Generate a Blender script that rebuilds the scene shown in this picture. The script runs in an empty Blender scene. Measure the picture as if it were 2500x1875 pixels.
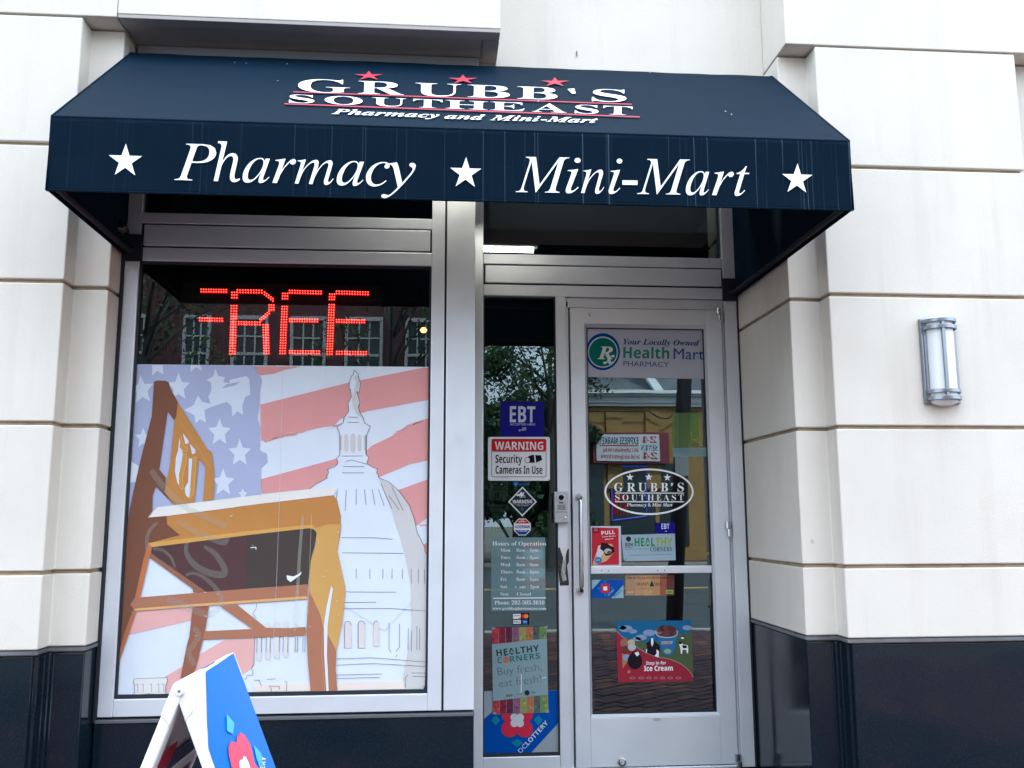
import bpy, math, random
from math import sin, cos, pi, radians, hypot
from mathutils import Vector, Matrix

random.seed(7)
scene = bpy.context.scene
COL = scene.collection
# ------------------------------------------------------------------ camera, world, sun, exposure
S = 0.86            # layout units -> metres
GZ = -1.515         # pavement level in layout units (camera height = 0)
FOC = 2200.0        # focal length in pixels of the 2500 px wide frame
yaw, pitch, roll = radians(4.65), radians(8.5), radians(-0.2)
FW = Vector((sin(yaw)*cos(pitch), cos(yaw)*cos(pitch), sin(pitch)))
RT0 = Vector((cos(yaw), -sin(yaw), 0)); UP0 = RT0.cross(FW)
RT = cos(roll)*RT0 + sin(roll)*UP0
UPV = -sin(roll)*RT0 + cos(roll)*UP0
CAM = Vector((0, -5, 0))

def W(p): return Vector((p[0]*S, p[1]*S, (p[2]-GZ)*S))

cd = bpy.data.cameras.new('camera'); cd.sensor_width = 36; cd.lens = FOC/2500*36; cd.clip_end = 500; cd.clip_start = 0.05
cam = bpy.data.objects.new('camera', cd); COL.objects.link(cam)
M = Matrix(((RT.x, UPV.x, -FW.x), (RT.y, UPV.y, -FW.y), (RT.z, UPV.z, -FW.z))).to_4x4()
cam.matrix_world = Matrix.Translation(W(CAM)) @ M
scene.camera = cam

world = bpy.data.worlds.new('World'); scene.world = world; world.use_nodes = True
nt = world.node_tree; nt.nodes.clear()
wo = nt.nodes.new('ShaderNodeOutputWorld'); bg = nt.nodes.new('ShaderNodeBackground')
sky = nt.nodes.new('ShaderNodeTexSky'); sky.sky_type = 'NISHITA'; sky.sun_disc = False
SUN_EL, SUN_AZ = radians(52), radians(24)      # hazy sun behind the shop: its front is in open shade, the far side of the street is lit
sky.sun_elevation = SUN_EL; sky.sun_rotation = SUN_AZ; sky.dust_density = 2.0; sky.air_density = 1.2
mx = nt.nodes.new('ShaderNodeMix'); mx.data_type = 'RGBA'
mx.inputs[7].default_value = (8.9, 9.9, 11.2, 1)
tc = nt.nodes.new('ShaderNodeTexCoord'); cn = nt.nodes.new('ShaderNodeTexNoise'); cn.inputs['Scale'].default_value = 2.2; cn.inputs['Detail'].default_value = 5
cr = nt.nodes.new('ShaderNodeMapRange'); cr.inputs[1].default_value = .3; cr.inputs[2].default_value = .65; cr.inputs[3].default_value = .62; cr.inputs[4].default_value = .95
nt.links.new(tc.outputs['Generated'], cn.inputs['Vector']); nt.links.new(cn.outputs['Fac'], cr.inputs[0]); nt.links.new(cr.outputs[0], mx.inputs[0])
# overcast skies are brighter overhead than at the horizon
sp_ = nt.nodes.new('ShaderNodeSeparateXYZ'); ov = nt.nodes.new('ShaderNodeMapRange'); ov.inputs[1].default_value = 0; ov.inputs[2].default_value = 1; ov.inputs[3].default_value = .74; ov.inputs[4].default_value = 1.45
vm = nt.nodes.new('ShaderNodeVectorMath'); vm.operation = 'SCALE'
nt.links.new(tc.outputs['Generated'], sp_.inputs[0]); nt.links.new(sp_.outputs['Z'], ov.inputs[0]); nt.links.new(ov.outputs[0], vm.inputs['Scale'])
nt.links.new(sky.outputs[0], mx.inputs[6]); nt.links.new(mx.outputs[2], vm.inputs[0]); nt.links.new(vm.outputs[0], bg.inputs[0]); bg.inputs[1].default_value = 0.15
nt.links.new(bg.outputs[0], wo.inputs[0])

sd = bpy.data.lights.new('sun', 'SUN'); sd.energy = 3.2; sd.angle = radians(6); sd.color = (1, .97, .93)
sun = bpy.data.objects.new('sun', sd); COL.objects.link(sun)
sv = Vector((cos(SUN_EL)*sin(SUN_AZ), cos(SUN_EL)*cos(SUN_AZ), sin(SUN_EL)))
sun.rotation_euler = sv.to_track_quat('Z', 'Y').to_euler()
sun.location = (0, 10, 14)
vs = scene.view_settings; vs.view_transform = 'Standard'; vs.look = 'None'; vs.gamma = 1; vs.exposure = 1.34; vs.use_curve_mapping = False
try:
    scene.cycles.max_bounces = 8; scene.cycles.transparent_max_bounces = 12; scene.cycles.use_denoising = True
    scene.cycles.caustics_reflective = False; scene.cycles.caustics_refractive = False; scene.cycles.sample_clamp_indirect = 6
except Exception: pass

# ------------------------------------------------------------------ helpers
def ray(x, y): return FW*FOC + RT*(x-1250) - UPV*(y-937.5)
def at(x, y, Y=0.0):
    d = ray(x, y); return CAM + d*((Y-CAM.y)/d.y)
def atz(x, y, Z):
    d = ray(x, y); return CAM + d*(Z/d.z)
def atx(x, y, X):
    d = ray(x, y); return CAM + d*(X/d.x)
class Plane:
    def __init__(s, p, n):
        s.p = Vector(p); s.n = Vector(n).normalized()
        if s.n.dot(CAM-s.p) < 0: s.n = -s.n
    def hit(s, x, y, off=0.0):
        d = ray(x, y); p = s.p + s.n*off
        return CAM + d*((p-CAM).dot(s.n)/d.dot(s.n))
def yplane(Y): return Plane((0, Y, 0), (0, -1, 0))
def zm(ox, oy, s):
    return lambda *a: [(ox+s*p[0], oy+s*p[1]) for p in a]

def lin(c): c /= 255.0; return c/12.92 if c <= .04045 else ((c+.055)/1.055)**2.4
def rgb(r, g, b, k=1.0): return (lin(r)*k, lin(g)*k, lin(b)*k)

MATS = {}
def mat(name, c=(.5, .5, .5), rough=.6, metal=0.0, noise=0.0, nscale=20, bump=0.0, bscale=80, spec=.5, emit=None, es=0, stretch=None, coat=0):
    if name in MATS: return MATS[name]
    m = bpy.data.materials.new(name); m.use_nodes = True; t = m.node_tree; b = t.nodes['Principled BSDF']
    b.inputs['Base Color'].default_value = (*c, 1); b.inputs['Roughness'].default_value = rough; b.inputs['Metallic'].default_value = metal
    b.inputs['Specular IOR Level'].default_value = spec
    if coat: b.inputs['Coat Weight'].default_value = coat; b.inputs['Coat Roughness'].default_value = .03
    if emit: b.inputs['Emission Color'].default_value = (*emit, 1); b.inputs['Emission Strength'].default_value = es
    g = t.nodes.new('ShaderNodeNewGeometry'); v = g.outputs['Position']
    if stretch:
        mp = t.nodes.new('ShaderNodeMapping'); mp.inputs['Scale'].default_value = stretch; t.links.new(v, mp.inputs[0]); v = mp.outputs[0]
    if noise:
        n = t.nodes.new('ShaderNodeTexNoise'); n.inputs['Scale'].default_value = nscale; n.inputs['Detail'].default_value = 5; t.links.new(v, n.inputs['Vector'])
        r = t.nodes.new('ShaderNodeMapRange'); r.inputs[1].default_value = .3; r.inputs[2].default_value = .7; r.inputs[3].default_value = 1-noise; r.inputs[4].default_value = 1+noise
        t.links.new(n.outputs['Fac'], r.inputs[0])
        x = t.nodes.new('ShaderNodeVectorMath'); x.operation = 'SCALE'; x.inputs[0].default_value = c; t.links.new(r.outputs[0], x.inputs['Scale']); t.links.new(x.outputs[0], b.inputs['Base Color'])
    if bump:
        n2 = t.nodes.new('ShaderNodeTexNoise'); n2.inputs['Scale'].default_value = bscale; n2.inputs['Detail'].default_value = 4; t.links.new(v, n2.inputs['Vector'])
        bm = t.nodes.new('ShaderNodeBump'); bm.inputs['Strength'].default_value = bump; bm.inputs['Distance'].default_value = .004
        t.links.new(n2.outputs['Fac'], bm.inputs['Height']); t.links.new(bm.outputs[0], b.inputs['Normal'])
    MATS[name] = m; return m

def ink(r, g, b, k=.90, rough=.22):   # a printed colour
    return mat('print_%d_%d_%d_%d' % (r, g, b, int(k*100)), rgb(r, g, b, k), rough, noise=.03, nscale=6, spec=.3 if r+g+b > 420 else .12)

ink0 = ink
def thin(name, tint, opaque, amount, rough=.5):   # translucent film: see-through tint mixed with a pale pigment
    if name in MATS: return MATS[name]
    m = bpy.data.materials.new(name); m.use_nodes = True; t = m.node_tree; t.nodes.clear()
    o = t.nodes.new('ShaderNodeOutputMaterial'); a = t.nodes.new('ShaderNodeBsdfTransparent'); b = t.nodes.new('ShaderNodeBsdfPrincipled'); x = t.nodes.new('ShaderNodeMixShader')
    a.inputs[0].default_value = (*tint, 1); b.inputs['Base Color'].default_value = (*opaque, 1); b.inputs['Roughness'].default_value = rough; x.inputs[0].default_value = amount
    t.links.new(a.outputs[0], x.inputs[1]); t.links.new(b.outputs[0], x.inputs[2]); t.links.new(x.outputs[0], o.inputs[0]); MATS[name] = m; return m

def glassmat(name, tint, ior):
    if name in MATS: return MATS[name]
    m = bpy.data.materials.new(name); m.use_nodes = True; t = m.node_tree; t.nodes.clear()
    o = t.nodes.new('ShaderNodeOutputMaterial'); a = t.nodes.new('ShaderNodeBsdfTransparent'); b = t.nodes.new('ShaderNodeBsdfGlossy'); x = t.nodes.new('ShaderNodeMixShader'); f = t.nodes.new('ShaderNodeFresnel')
    a.inputs[0].default_value = (*tint, 1); b.inputs['Roughness'].default_value = 0.0; b.inputs['Color'].default_value = (.76, .94, 1, 1); f.inputs[0].default_value = ior
    n = t.nodes.new('ShaderNodeTexNoise'); n.inputs['Scale'].default_value = 1.6; g = t.nodes.new('ShaderNodeNewGeometry'); bm = t.nodes.new('ShaderNodeBump')
    bm.inputs['Strength'].default_value = .03; bm.inputs['Distance'].default_value = .01
    t.links.new(g.outputs['Position'], n.inputs['Vector']); t.links.new(n.outputs['Fac'], bm.inputs['Height']); t.links.new(bm.outputs[0], b.inputs['Normal'])
    t.links.new(f.outputs[0], x.inputs[0]); t.links.new(a.outputs[0], x.inputs[1]); t.links.new(b.outputs[0], x.inputs[2]); t.links.new(x.outputs[0], o.inputs[0]); MATS[name] = m; return m

def wloc(o):
    v = Vector((0, 0, 0))
    while o: v += o.location; o = o.parent
    return v
def tag(o, label, cat, group=None, kind=None):
    if label: o['label'] = label
    if cat: o['category'] = cat
    if group: o['group'] = group
    if kind: o['kind'] = kind
    return o
def thing(name, p, label, cat, group=None):
    o = bpy.data.objects.new(name, None); o.empty_display_size = .1; o.location = W(p); COL.objects.link(o); return tag(o, label, cat, group)

class MB:
    def __init__(s): s.v = []; s.f = []; s.m = []; s.mats = []
    def mi(s, m):
        if m is None: return 0
        if m not in s.mats: s.mats.append(m)
        return s.mats.index(m)
    def add(s, vs, fs, m=None):
        n = len(s.v); s.v += [Vector(p) for p in vs]; k = s.mi(m)
        for f in fs: s.f.append([n+i for i in f]); s.m.append(k)
        return s
    def box(s, x0, x1, y0, y1, z0, z1, m=None):
        vs = [(x, y, z) for z in (z0, z1) for y in (y0, y1) for x in (x0, x1)]
        return s.add(vs, [(0, 2, 3, 1), (4, 5, 7, 6), (0, 1, 5, 4), (2, 6, 7, 3), (0, 4, 6, 2), (1, 3, 7, 5)], m)
    def prism(s, poly, z0, z1, m=None):
        n = len(poly); vs = [(x, y, z0) for x, y in poly]+[(x, y, z1) for x, y in poly]
        return s.add(vs, [tuple(range(n))[::-1], tuple(range(n, 2*n))]+[(i, (i+1) % n, n+(i+1) % n, n+i) for i in range(n)], m)
    def solid(s, pts, off, m=None):     # a planar outline given thickness along vector off
        n = len(pts); off = Vector(off); vs = [Vector(p) for p in pts]; vs += [p+off for p in vs]
        return s.add(vs, [tuple(range(n)), tuple(range(n, 2*n))[::-1]]+[(i, n+i, n+(i+1) % n, (i+1) % n) for i in range(n)], m)
    def tube(s, path, r, m=None, seg=12, caps=True):
        path = [Vector(p) for p in path]; rings = []
        for i, p in enumerate(path):
            d = (path[min(i+1, len(path)-1)]-path[max(i-1, 0)]).normalized()
            a = d.cross(Vector((0, 0, 1)) if abs(d.z) < .9 else Vector((1, 0, 0))).normalized(); b = d.cross(a)
            rr = r[i] if isinstance(r, (list, tuple)) else r
            rings.append([p+(a*cos(2*pi*k/seg)+b*sin(2*pi*k/seg))*rr for k in range(seg)])
        vs = [q for g in rings for q in g]; fs = []
        for i in range(len(path)-1):
            for k in range(seg): fs.append((i*seg+k, i*seg+(k+1) % seg, (i+1)*seg+(k+1) % seg, (i+1)*seg+k))
        if caps: fs += [tuple(range(seg))[::-1], tuple(range((len(path)-1)*seg, len(path)*seg))]
        return s.add(vs, fs, m)
    def build(s, name, parent=None, m=None, smooth=False, bevel=0, segs=2, base=None, label=None):
        if m is not None and not s.mats: s.mats = [m]
        ws = [W(p) for p in s.v]
        if parent is not None: org = wloc(parent); loc = Vector((0, 0, 0))
        else:
            xs = [p.x for p in ws]; ys = [p.y for p in ws]; zs = [p.z for p in ws]
            org = W(base) if base else Vector(((min(xs)+max(xs))/2, (min(ys)+max(ys))/2, min(zs))); loc = org
        me = bpy.data.meshes.new(name); me.from_pydata([p-org for p in ws], [], s.f)
        for x in s.mats: me.materials.append(x)
        if len(s.mats) > 1: me.polygons.foreach_set('material_index', s.m)
        if smooth: me.polygons.foreach_set('use_smooth', [True]*len(me.polygons))
        me.validate(); me.update()
        o = bpy.data.objects.new(name, me); COL.objects.link(o); o.location = loc
        if parent is not None: o.parent = parent
        if bevel:
            b = o.modifiers.new('bevel', 'BEVEL'); b.width = bevel; b.segments = segs; b.limit_method = 'ANGLE'; b.angle_limit = radians(40)
        if label: o['label'] = label
        return o

# ---- lettering
def _mapped(t, style):
    up, lo, dg = {'s': (0x1D400, 0x1D41A, 0x1D7CE), 'si': (0x1D434, 0x1D44E, 0), 'sbi': (0x1D468, 0x1D482, 0), 'b': (0x1D5D4, 0x1D5EE, 0x1D7EC), 'cur': (0x1D4D0, 0x1D4EA, 0)}.get(style, (0, 0, 0))
    out = ''
    for ch in t:
        if up and 'A' <= ch <= 'Z': out += chr(up+ord(ch)-65)
        elif lo and 'a' <= ch <= 'z': out += '\u210e' if (style == 'si' and ch == 'h') else chr(lo+ord(ch)-97)
        elif dg and '0' <= ch <= '9': out += chr(dg+ord(ch)-48)
        else: out += ch
    return out
_gc = {}
def glyph(t, style='', wt=0.0, sp=1.0):
    k = (t, style, wt, sp)
    if k not in _gc:
        cu = bpy.data.curves.new('lettering', 'FONT'); cu.body = _mapped(t, style); cu.resolution_u = 3; cu.offset = wt; cu.fill_mode = 'FRONT'; cu.space_character = sp
        ob = bpy.data.objects.new('lettering', cu); me = bpy.data.meshes.new_from_object(ob)
        v = [(p.co.x, p.co.y) for p in me.vertices]; f = [tuple(p.vertices) for p in me.polygons]
        bpy.data.objects.remove(ob); bpy.data.curves.remove(cu); bpy.data.meshes.remove(me)
        _gc[k] = (v, f)
    return _gc[k]
def cap(style): 
    v, f = glyph('H', style); return max(p[1] for p in v) if v else .7

class Print(MB):
    """flat print on a plane; outlines come in photograph pixels and are laid on the real plane"""
    def __init__(s, pl, lift=.002): super().__init__(); s.pl = pl; s.lift = lift
    def L(s, layer): return s.lift + layer*.0011
    def poly(s, pts, m, layer=0):
        vs = [s.pl.hit(x, y, s.L(layer)) for x, y in pts]
        n = (vs[1]-vs[0]).cross(vs[-1]-vs[0]); a = sum((vs[i].cross(vs[(i+1) % len(vs)]) for i in range(len(vs))), Vector())
        if a.dot(s.pl.n) < 0: vs = vs[::-1]
        return s.add(vs, [tuple(range(len(vs)))], m)
    def oval(s, c, rx, ry, m, layer=0, n=40, xmin=None, a0=0, a1=2*pi):
        pts = [(c[0]+rx*cos(a0+(a1-a0)*i/n), c[1]+ry*sin(a0+(a1-a0)*i/n)) for i in range(n)]
        if xmin: pts = [(max(x, xmin), y) for x, y in pts]
        return s.poly(pts, m, layer)
    def ring(s, c, rx, ry, w, m, layer=0, n=64):
        for i in range(n):
            a, b = 2*pi*i/n, 2*pi*(i+1)/n
            s.poly([(c[0]+(rx-w)*cos(a), c[1]+(ry-w)*sin(a)), (c[0]+rx*cos(a), c[1]+ry*sin(a)), (c[0]+rx*cos(b), c[1]+ry*sin(b)), (c[0]+(rx-w)*cos(b), c[1]+(ry-w)*sin(b))], m, layer)
        return s
    def star(s, c, r, m, layer=0, ry=None, rot=0, inner=.4):
        ry = ry or r
        return s.poly([(c[0]+(r if i % 2 == 0 else r*inner)*sin(rot+i*pi/5), c[1]-(ry if i % 2 == 0 else ry*inner)*cos(rot+i*pi/5)) for i in range(10)], m, layer)
    def line(s, pts, w, m, layer=0):
        for i in range(len(pts)-1):
            (x0, y0), (x1, y1) = pts[i], pts[i+1]; l = hypot(x1-x0, y1-y0) or 1; nx, ny = -(y1-y0)/l*w/2, (x1-x0)/l*w/2
            ex, ey = (x1-x0)/l*w*.2, (y1-y0)/l*w*.2
            s.poly([(x0+nx-ex, y0+ny-ey), (x1+nx+ex, y1+ny+ey), (x1-nx+ex, y1-ny+ey), (x0-nx-ex, y0-ny-ey)], m, layer+(i % 2)*.05)
        return s
    def ribbon(s, pts, w, m, layer=0):   # one continuous strip (for films, no overlaps)
        L_, R_ = [], []
        for i, (x, y) in enumerate(pts):
            a = pts[max(i-1, 0)]; b = pts[min(i+1, len(pts)-1)]; l = hypot(b[0]-a[0], b[1]-a[1]) or 1; nx, ny = -(b[1]-a[1])/l, (b[0]-a[0])/l
            ww = w[i] if isinstance(w, (list, tuple)) else w
            L_.append((x+nx*ww/2, y+ny*ww/2)); R_.append((x-nx*ww/2, y-ny*ww/2))
        for i in range(len(pts)-1): s.poly([L_[i], L_[i+1], R_[i+1], R_[i]], m, layer)
        return s
    def text(s, t, style, p0, p1, h, m, layer=1, wt=0.0, sp=1.0, shear=0.0):
        v, f = glyph(t, style, wt, sp)
        if not v: return s
        x0 = min(p[0] for p in v); x1 = max(p[0] for p in v); k = h/cap(style)
        ux, uy = (p1[0]-p0[0])/(x1-x0), (p1[1]-p0[1])/(x1-x0); l = hypot(ux, uy); nx, ny = uy/l*k, -ux/l*k
        vs = [s.pl.hit(p0[0]+(gx-x0)*ux+gy*nx+shear*gy*k*ux/l, p0[1]+(gx-x0)*uy+gy*ny, s.L(layer)) for gx, gy in v]
        return s.add(vs, f, m)
    def letters(s, items, style, base, h, m, layer=1, wt=0.0):
        """items: (char, x0, x1) ; base: ((xa, ya), (xb, yb)); h: cap height at xa and xb"""
        (xa, ya), (xb, yb) = base
        for ch, x0, x1 in items:
            t = lambda x: ya+(yb-ya)*(x-xa)/(xb-xa)
            hh = h[0]+(h[1]-h[0])*(x0-xa)/(xb-xa)
            s.text(ch, style, (x0, t(x0)), (x1, t(x1)), hh, m, layer, wt)
        return s
def letter_parts(pl, lift, parent, items, *a, **k):
    for it in items: Print(pl, lift).letters([it], *a, **k).build('letter', parent)

# ------------------------------------------------------------------ materials
def stucco():
    m = mat('cream_precast_stone', (.675, .645, .585), .85, noise=.035, nscale=2.2, bump=.45, bscale=240, spec=.2)
    t = m.node_tree; b = t.nodes['Principled BSDF']; src = b.inputs['Base Color'].links[0].from_socket
    g = t.nodes.new('ShaderNodeNewGeometry')
    def layer(scale, lo, hi, amt, col, src):
        mp = t.nodes.new('ShaderNodeMapping'); mp.inputs['Scale'].default_value = scale; n = t.nodes.new('ShaderNodeTexNoise'); n.inputs['Scale'].default_value = 1; n.inputs['Detail'].default_value = 7; n.inputs['Roughness'].default_value = .65
        r = t.nodes.new('ShaderNodeMapRange'); r.inputs[1].default_value = lo; r.inputs[2].default_value = hi; r.inputs[3].default_value = 0; r.inputs[4].default_value = amt
        x = t.nodes.new('ShaderNodeMix'); x.data_type = 'RGBA'; x.inputs[7].default_value = (*col, 1)
        t.links.new(g.outputs['Position'], mp.inputs[0]); t.links.new(mp.outputs[0], n.inputs['Vector']); t.links.new(n.outputs['Fac'], r.inputs[0]); t.links.new(r.outputs[0], x.inputs[0]); t.links.new(src, x.inputs[6]); t.links.new(x.outputs[2], b.inputs['Base Color']); return x.outputs[2]
    src = layer((9, 9, .6), .52, .75, .28, (.50, .46, .39), src)      # faint rain streaks
    src = layer((1.1, 1.1, 1.4), .5, .72, .22, (.56, .52, .44), src)  # patchy ageing
    src = layer((420, 420, 420), .60, .70, .16, (.42, .38, .33), src) # grain
    src = layer((38, 38, 38), .70, .76, .5, (.36, .31, .26), src)     # small pits and flecks
    return m
STONE = stucco()
JOINT = mat('joint_mortar', (.36, .285, .195), .95, noise=.25, nscale=9)
def granite_mat():
    m = bpy.data.materials.new('polished_dark_granite'); m.use_nodes = True; t = m.node_tree; b = t.nodes['Principled BSDF']
    g = t.nodes.new('ShaderNodeNewGeometry'); v = t.nodes.new('ShaderNodeTexVoronoi'); v.inputs['Scale'].default_value = 420; n = t.nodes.new('ShaderNodeTexNoise'); n.inputs['Scale'].default_value = 1.3
    r = t.nodes.new('ShaderNodeValToRGB'); e = r.color_ramp.elements
    e[0].position = .0; e[0].color = (.002, .008, .015, 1); e[1].position = 1; e[1].color = (.024, .034, .048, 1); x = e.new(.80); x.color = (.004, .012, .020, 1)
    t.links.new(g.outputs['Position'], v.inputs['Vector']); t.links.new(v.outputs['Color'], r.inputs[0]); t.links.new(r.outputs[0], b.inputs['Base Color'])
    b.inputs['Specular IOR Level'].default_value = .42
    n.inputs['Scale'].default_value = 2.6; n.inputs['Detail'].default_value = 6; q = t.nodes.new('ShaderNodeMapRange'); q.inputs[1].default_value = .35; q.inputs[2].default_value = .7; q.inputs[3].default_value = .08; q.inputs[4].default_value = .24
    t.links.new(g.outputs['Position'], n.inputs['Vector']); t.links.new(n.outputs['Fac'], q.inputs[0]); t.links.new(q.outputs[0], b.inputs['Roughness']); return m
GRANITE = granite_mat()
ALU = mat('satin_anodised_aluminium', (.70, .75, .81), .36, .36, noise=.06, nscale=2.5, bump=.03, bscale=500)
ALU2 = mat('satin_aluminium_trim', (.66, .71, .78), .34, .4)
GLASSW = glassmat('display_glass', (.55, .66, .68), 1.85)
GASK = mat('black_rubber_gasket', (.008, .012, .02), .6)
def smudge(m):
    t = m.node_tree; b = t.nodes['Principled BSDF']; g = t.nodes.new('ShaderNodeNewGeometry'); n = t.nodes.new('ShaderNodeTexNoise'); n.inputs['Scale'].default_value = 7; n.inputs['Detail'].default_value = 8; n.inputs['Roughness'].default_value = .7
    r = t.nodes.new('ShaderNodeMapRange'); r.inputs[1].default_value = .35; r.inputs[2].default_value = .68; r.inputs[3].default_value = .28; r.inputs[4].default_value = .44
    t.links.new(g.outputs['Position'], n.inputs['Vector']); t.links.new(n.outputs['Fac'], r.inputs[0]); t.links.new(r.outputs[0], b.inputs['Roughness'])
    mp = t.nodes.new('ShaderNodeMapping'); mp.inputs['Scale'].default_value = (30, 30, 30); n2 = t.nodes.new('ShaderNodeTexNoise'); n2.inputs['Scale'].default_value = 1; n2.inputs['Detail'].default_value = 3
    r2 = t.nodes.new('ShaderNodeMapRange'); r2.inputs[1].default_value = .70; r2.inputs[2].default_value = .76; r2.inputs[3].default_value = 0; r2.inputs[4].default_value = .03
    x = t.nodes.new('ShaderNodeMix'); x.data_type = 'RGBA'; x.inputs[7].default_value = (.16, .16, .15, 1); src = b.inputs['Base Color'].links[0].from_socket
    t.links.new(g.outputs['Position'], mp.inputs[0]); t.links.new(mp.outputs[0], n2.inputs['Vector']); t.links.new(n2.outputs['Fac'], r2.inputs[0]); t.links.new(r2.outputs[0], x.inputs[0]); t.links.new(src, x.inputs[6]); t.links.new(x.outputs[2], b.inputs['Base Color'])
smudge(ALU)
DARK = mat('dark_void', (.004, .005, .012), .9)
STEEL = mat('brushed_steel', (.55, .56, .58), .25, 1)
WHITE = mat('white_vinyl', (.85, .86, .88), .35)
GLASS = glassmat('window_glass', (.60, .72, .74), 2.3)

def awning_mat(name, base, streak, z0, z1, rough=.75):
    m = bpy.data.materials.new(name); m.use_nodes = True; t = m.node_tree; b = t.nodes['Principled BSDF']
    g = t.nodes.new('ShaderNodeNewGeometry'); mp = t.nodes.new('ShaderNodeMapping'); mp.inputs['Scale'].default_value = (150, 1.5, .55); n = t.nodes.new('ShaderNodeTexNoise'); n.inputs['Scale'].default_value = 1; n.inputs['Detail'].default_value = 2
    r = t.nodes.new('ShaderNodeMapRange'); r.inputs[1].default_value = .64; r.inputs[2].default_value = .72; r.inputs[3].default_value = 0; r.inputs[4].default_value = streak
    sx = t.nodes.new('ShaderNodeSeparateXYZ'); rx = t.nodes.new('ShaderNodeMapRange'); rx.inputs[1].default_value = -1.2; rx.inputs[2].default_value = 1.2; rx.inputs[3].default_value = .15; rx.inputs[4].default_value = 1
    mu = t.nodes.new('ShaderNodeMath'); mu.operation = 'MULTIPLY'
    x = t.nodes.new('ShaderNodeMix'); x.data_type = 'RGBA'; x.inputs[6].default_value = (*base, 1); x.inputs[7].default_value = (.16, .26, .32, 1)
    t.links.new(g.outputs['Position'], mp.inputs[0]); t.links.new(mp.outputs[0], n.inputs['Vector']); t.links.new(n.outputs['Fac'], r.inputs[0])
    t.links.new(g.outputs['Position'], sx.inputs[0]); t.links.new(sx.outputs['X'], rx.inputs[0]); t.links.new(r.outputs[0], mu.inputs[0]); t.links.new(rx.outputs[0], mu.inputs[1]); t.links.new(mu.outputs[0], x.inputs[0])
    n2 = t.nodes.new('ShaderNodeTexNoise'); n2.inputs['Scale'].default_value = 350; bm = t.nodes.new('ShaderNodeBump'); bm.inputs['Strength'].default_value = .25; bm.inputs['Distance'].default_value = .002
    n3 = t.nodes.new('ShaderNodeTexNoise'); n3.inputs['Scale'].default_value = 2.5; bm2 = t.nodes.new('ShaderNodeBump'); bm2.inputs['Strength'].default_value = .5; bm2.inputs['Distance'].default_value = .02
    t.links.new(g.outputs['Position'], n2.inputs['Vector']); t.links.new(g.outputs['Position'], n3.inputs['Vector']); t.links.new(n3.outputs['Fac'], bm2.inputs['Height']); t.links.new(bm2.outputs[0], bm.inputs['Normal'])
    t.links.new(n2.outputs['Fac'], bm.inputs['Height']); t.links.new(bm.outputs[0], b.inputs['Normal'])
    t.links.new(x.outputs[2], b.inputs['Base Color']); b.inputs['Roughness'].default_value = rough; b.inputs['Specular IOR Level'].default_value = .07; MATS[name] = m; return m
NAVY = awning_mat('navy_awning_canvas', (.0015, .0125, .027), .0, 0, 1, .65)
NAVYV = awning_mat('navy_awning_canvas_drip_stained', (.0, .008, .020), .24, 0, 1, .8)
NAVYIN = mat('navy_awning_inside', (.002, .003, .012), .8)

# ------------------------------------------------------------------ setting
def brickmat(name, c1, c2, mort, sc):
    m = bpy.data.materials.new(name); m.use_nodes = True; t = m.node_tree; b = t.nodes['Principled BSDF']
    g = t.nodes.new('ShaderNodeNewGeometry'); mp = t.nodes.new('ShaderNodeMapping'); mp.inputs['Rotation'].default_value = (radians(90), 0, 0) if sc > 0 else (0, 0, 0)
    br = t.nodes.new('ShaderNodeTexBrick'); br.inputs['Color1'].default_value = (*c1, 1); br.inputs['Color2'].default_value = (*c2, 1); br.inputs['Mortar'].default_value = (*mort, 1); br.inputs['Scale'].default_value = abs(sc)
    br.inputs['Mortar Size'].default_value = .015; t.links.new(g.outputs['Position'], mp.inputs[0]); t.links.new(mp.outputs[0], br.inputs['Vector']); t.links.new(br.outputs[0], b.inputs['Base Color']); b.inputs['Roughness'].default_value = .9; return m
ASPH = mat('worn_asphalt', (.055, .065, .07), .9, noise=.15, nscale=3, bump=.4, bscale=120)
CONC = mat('pale_concrete', (.34, .34, .32), .9, noise=.08, nscale=5)
def ground(name, x0, x1, y0, y1, z, m):
    o = MB().add([(x0, y0, z), (x1, y0, z), (x1, y1, z), (x0, y1, z)], [(0, 1, 2, 3)], m).build(name); o['kind'] = 'structure'; return o
KY = -6.25
ground('ground', -160, 160, -190, 120, GZ-.16, mat('bare_earth', (.12, .12, .09), .95, noise=.2, nscale=.5))
ground('road', -120, 120, -24.7, KY, GZ-.125, ASPH)
ground('pavement', -60, 60, KY+.16, 1.2, GZ-.02, mat('dark_joint_sand', (.012, .010, .012), .95))
ground('far_pavement', -60, 60, -27.6, -24.85, GZ, brickmat('far_brick_paving', (.20, .07, .06), (.15, .06, .055), (.08, .06, .055), -4))
for nm, a, b in (('kerb', KY, KY+.16), ('far_kerb', -24.85, -24.7)):
    o = MB().box(-60, 60, a, b, GZ-.13, GZ+.004, CONC).build(nm, bevel=.01); o['kind'] = 'structure'
for dy in (-.12, .12):
    o = MB().box(-60, 60, -15.1+dy-.05, -15.1+dy+.05, GZ-.125, GZ-.12, mat('yellow_road_paint', (.62, .42, .10), .7, noise=.15, nscale=5)).build('road_marking'); o['kind'] = 'structure'
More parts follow.
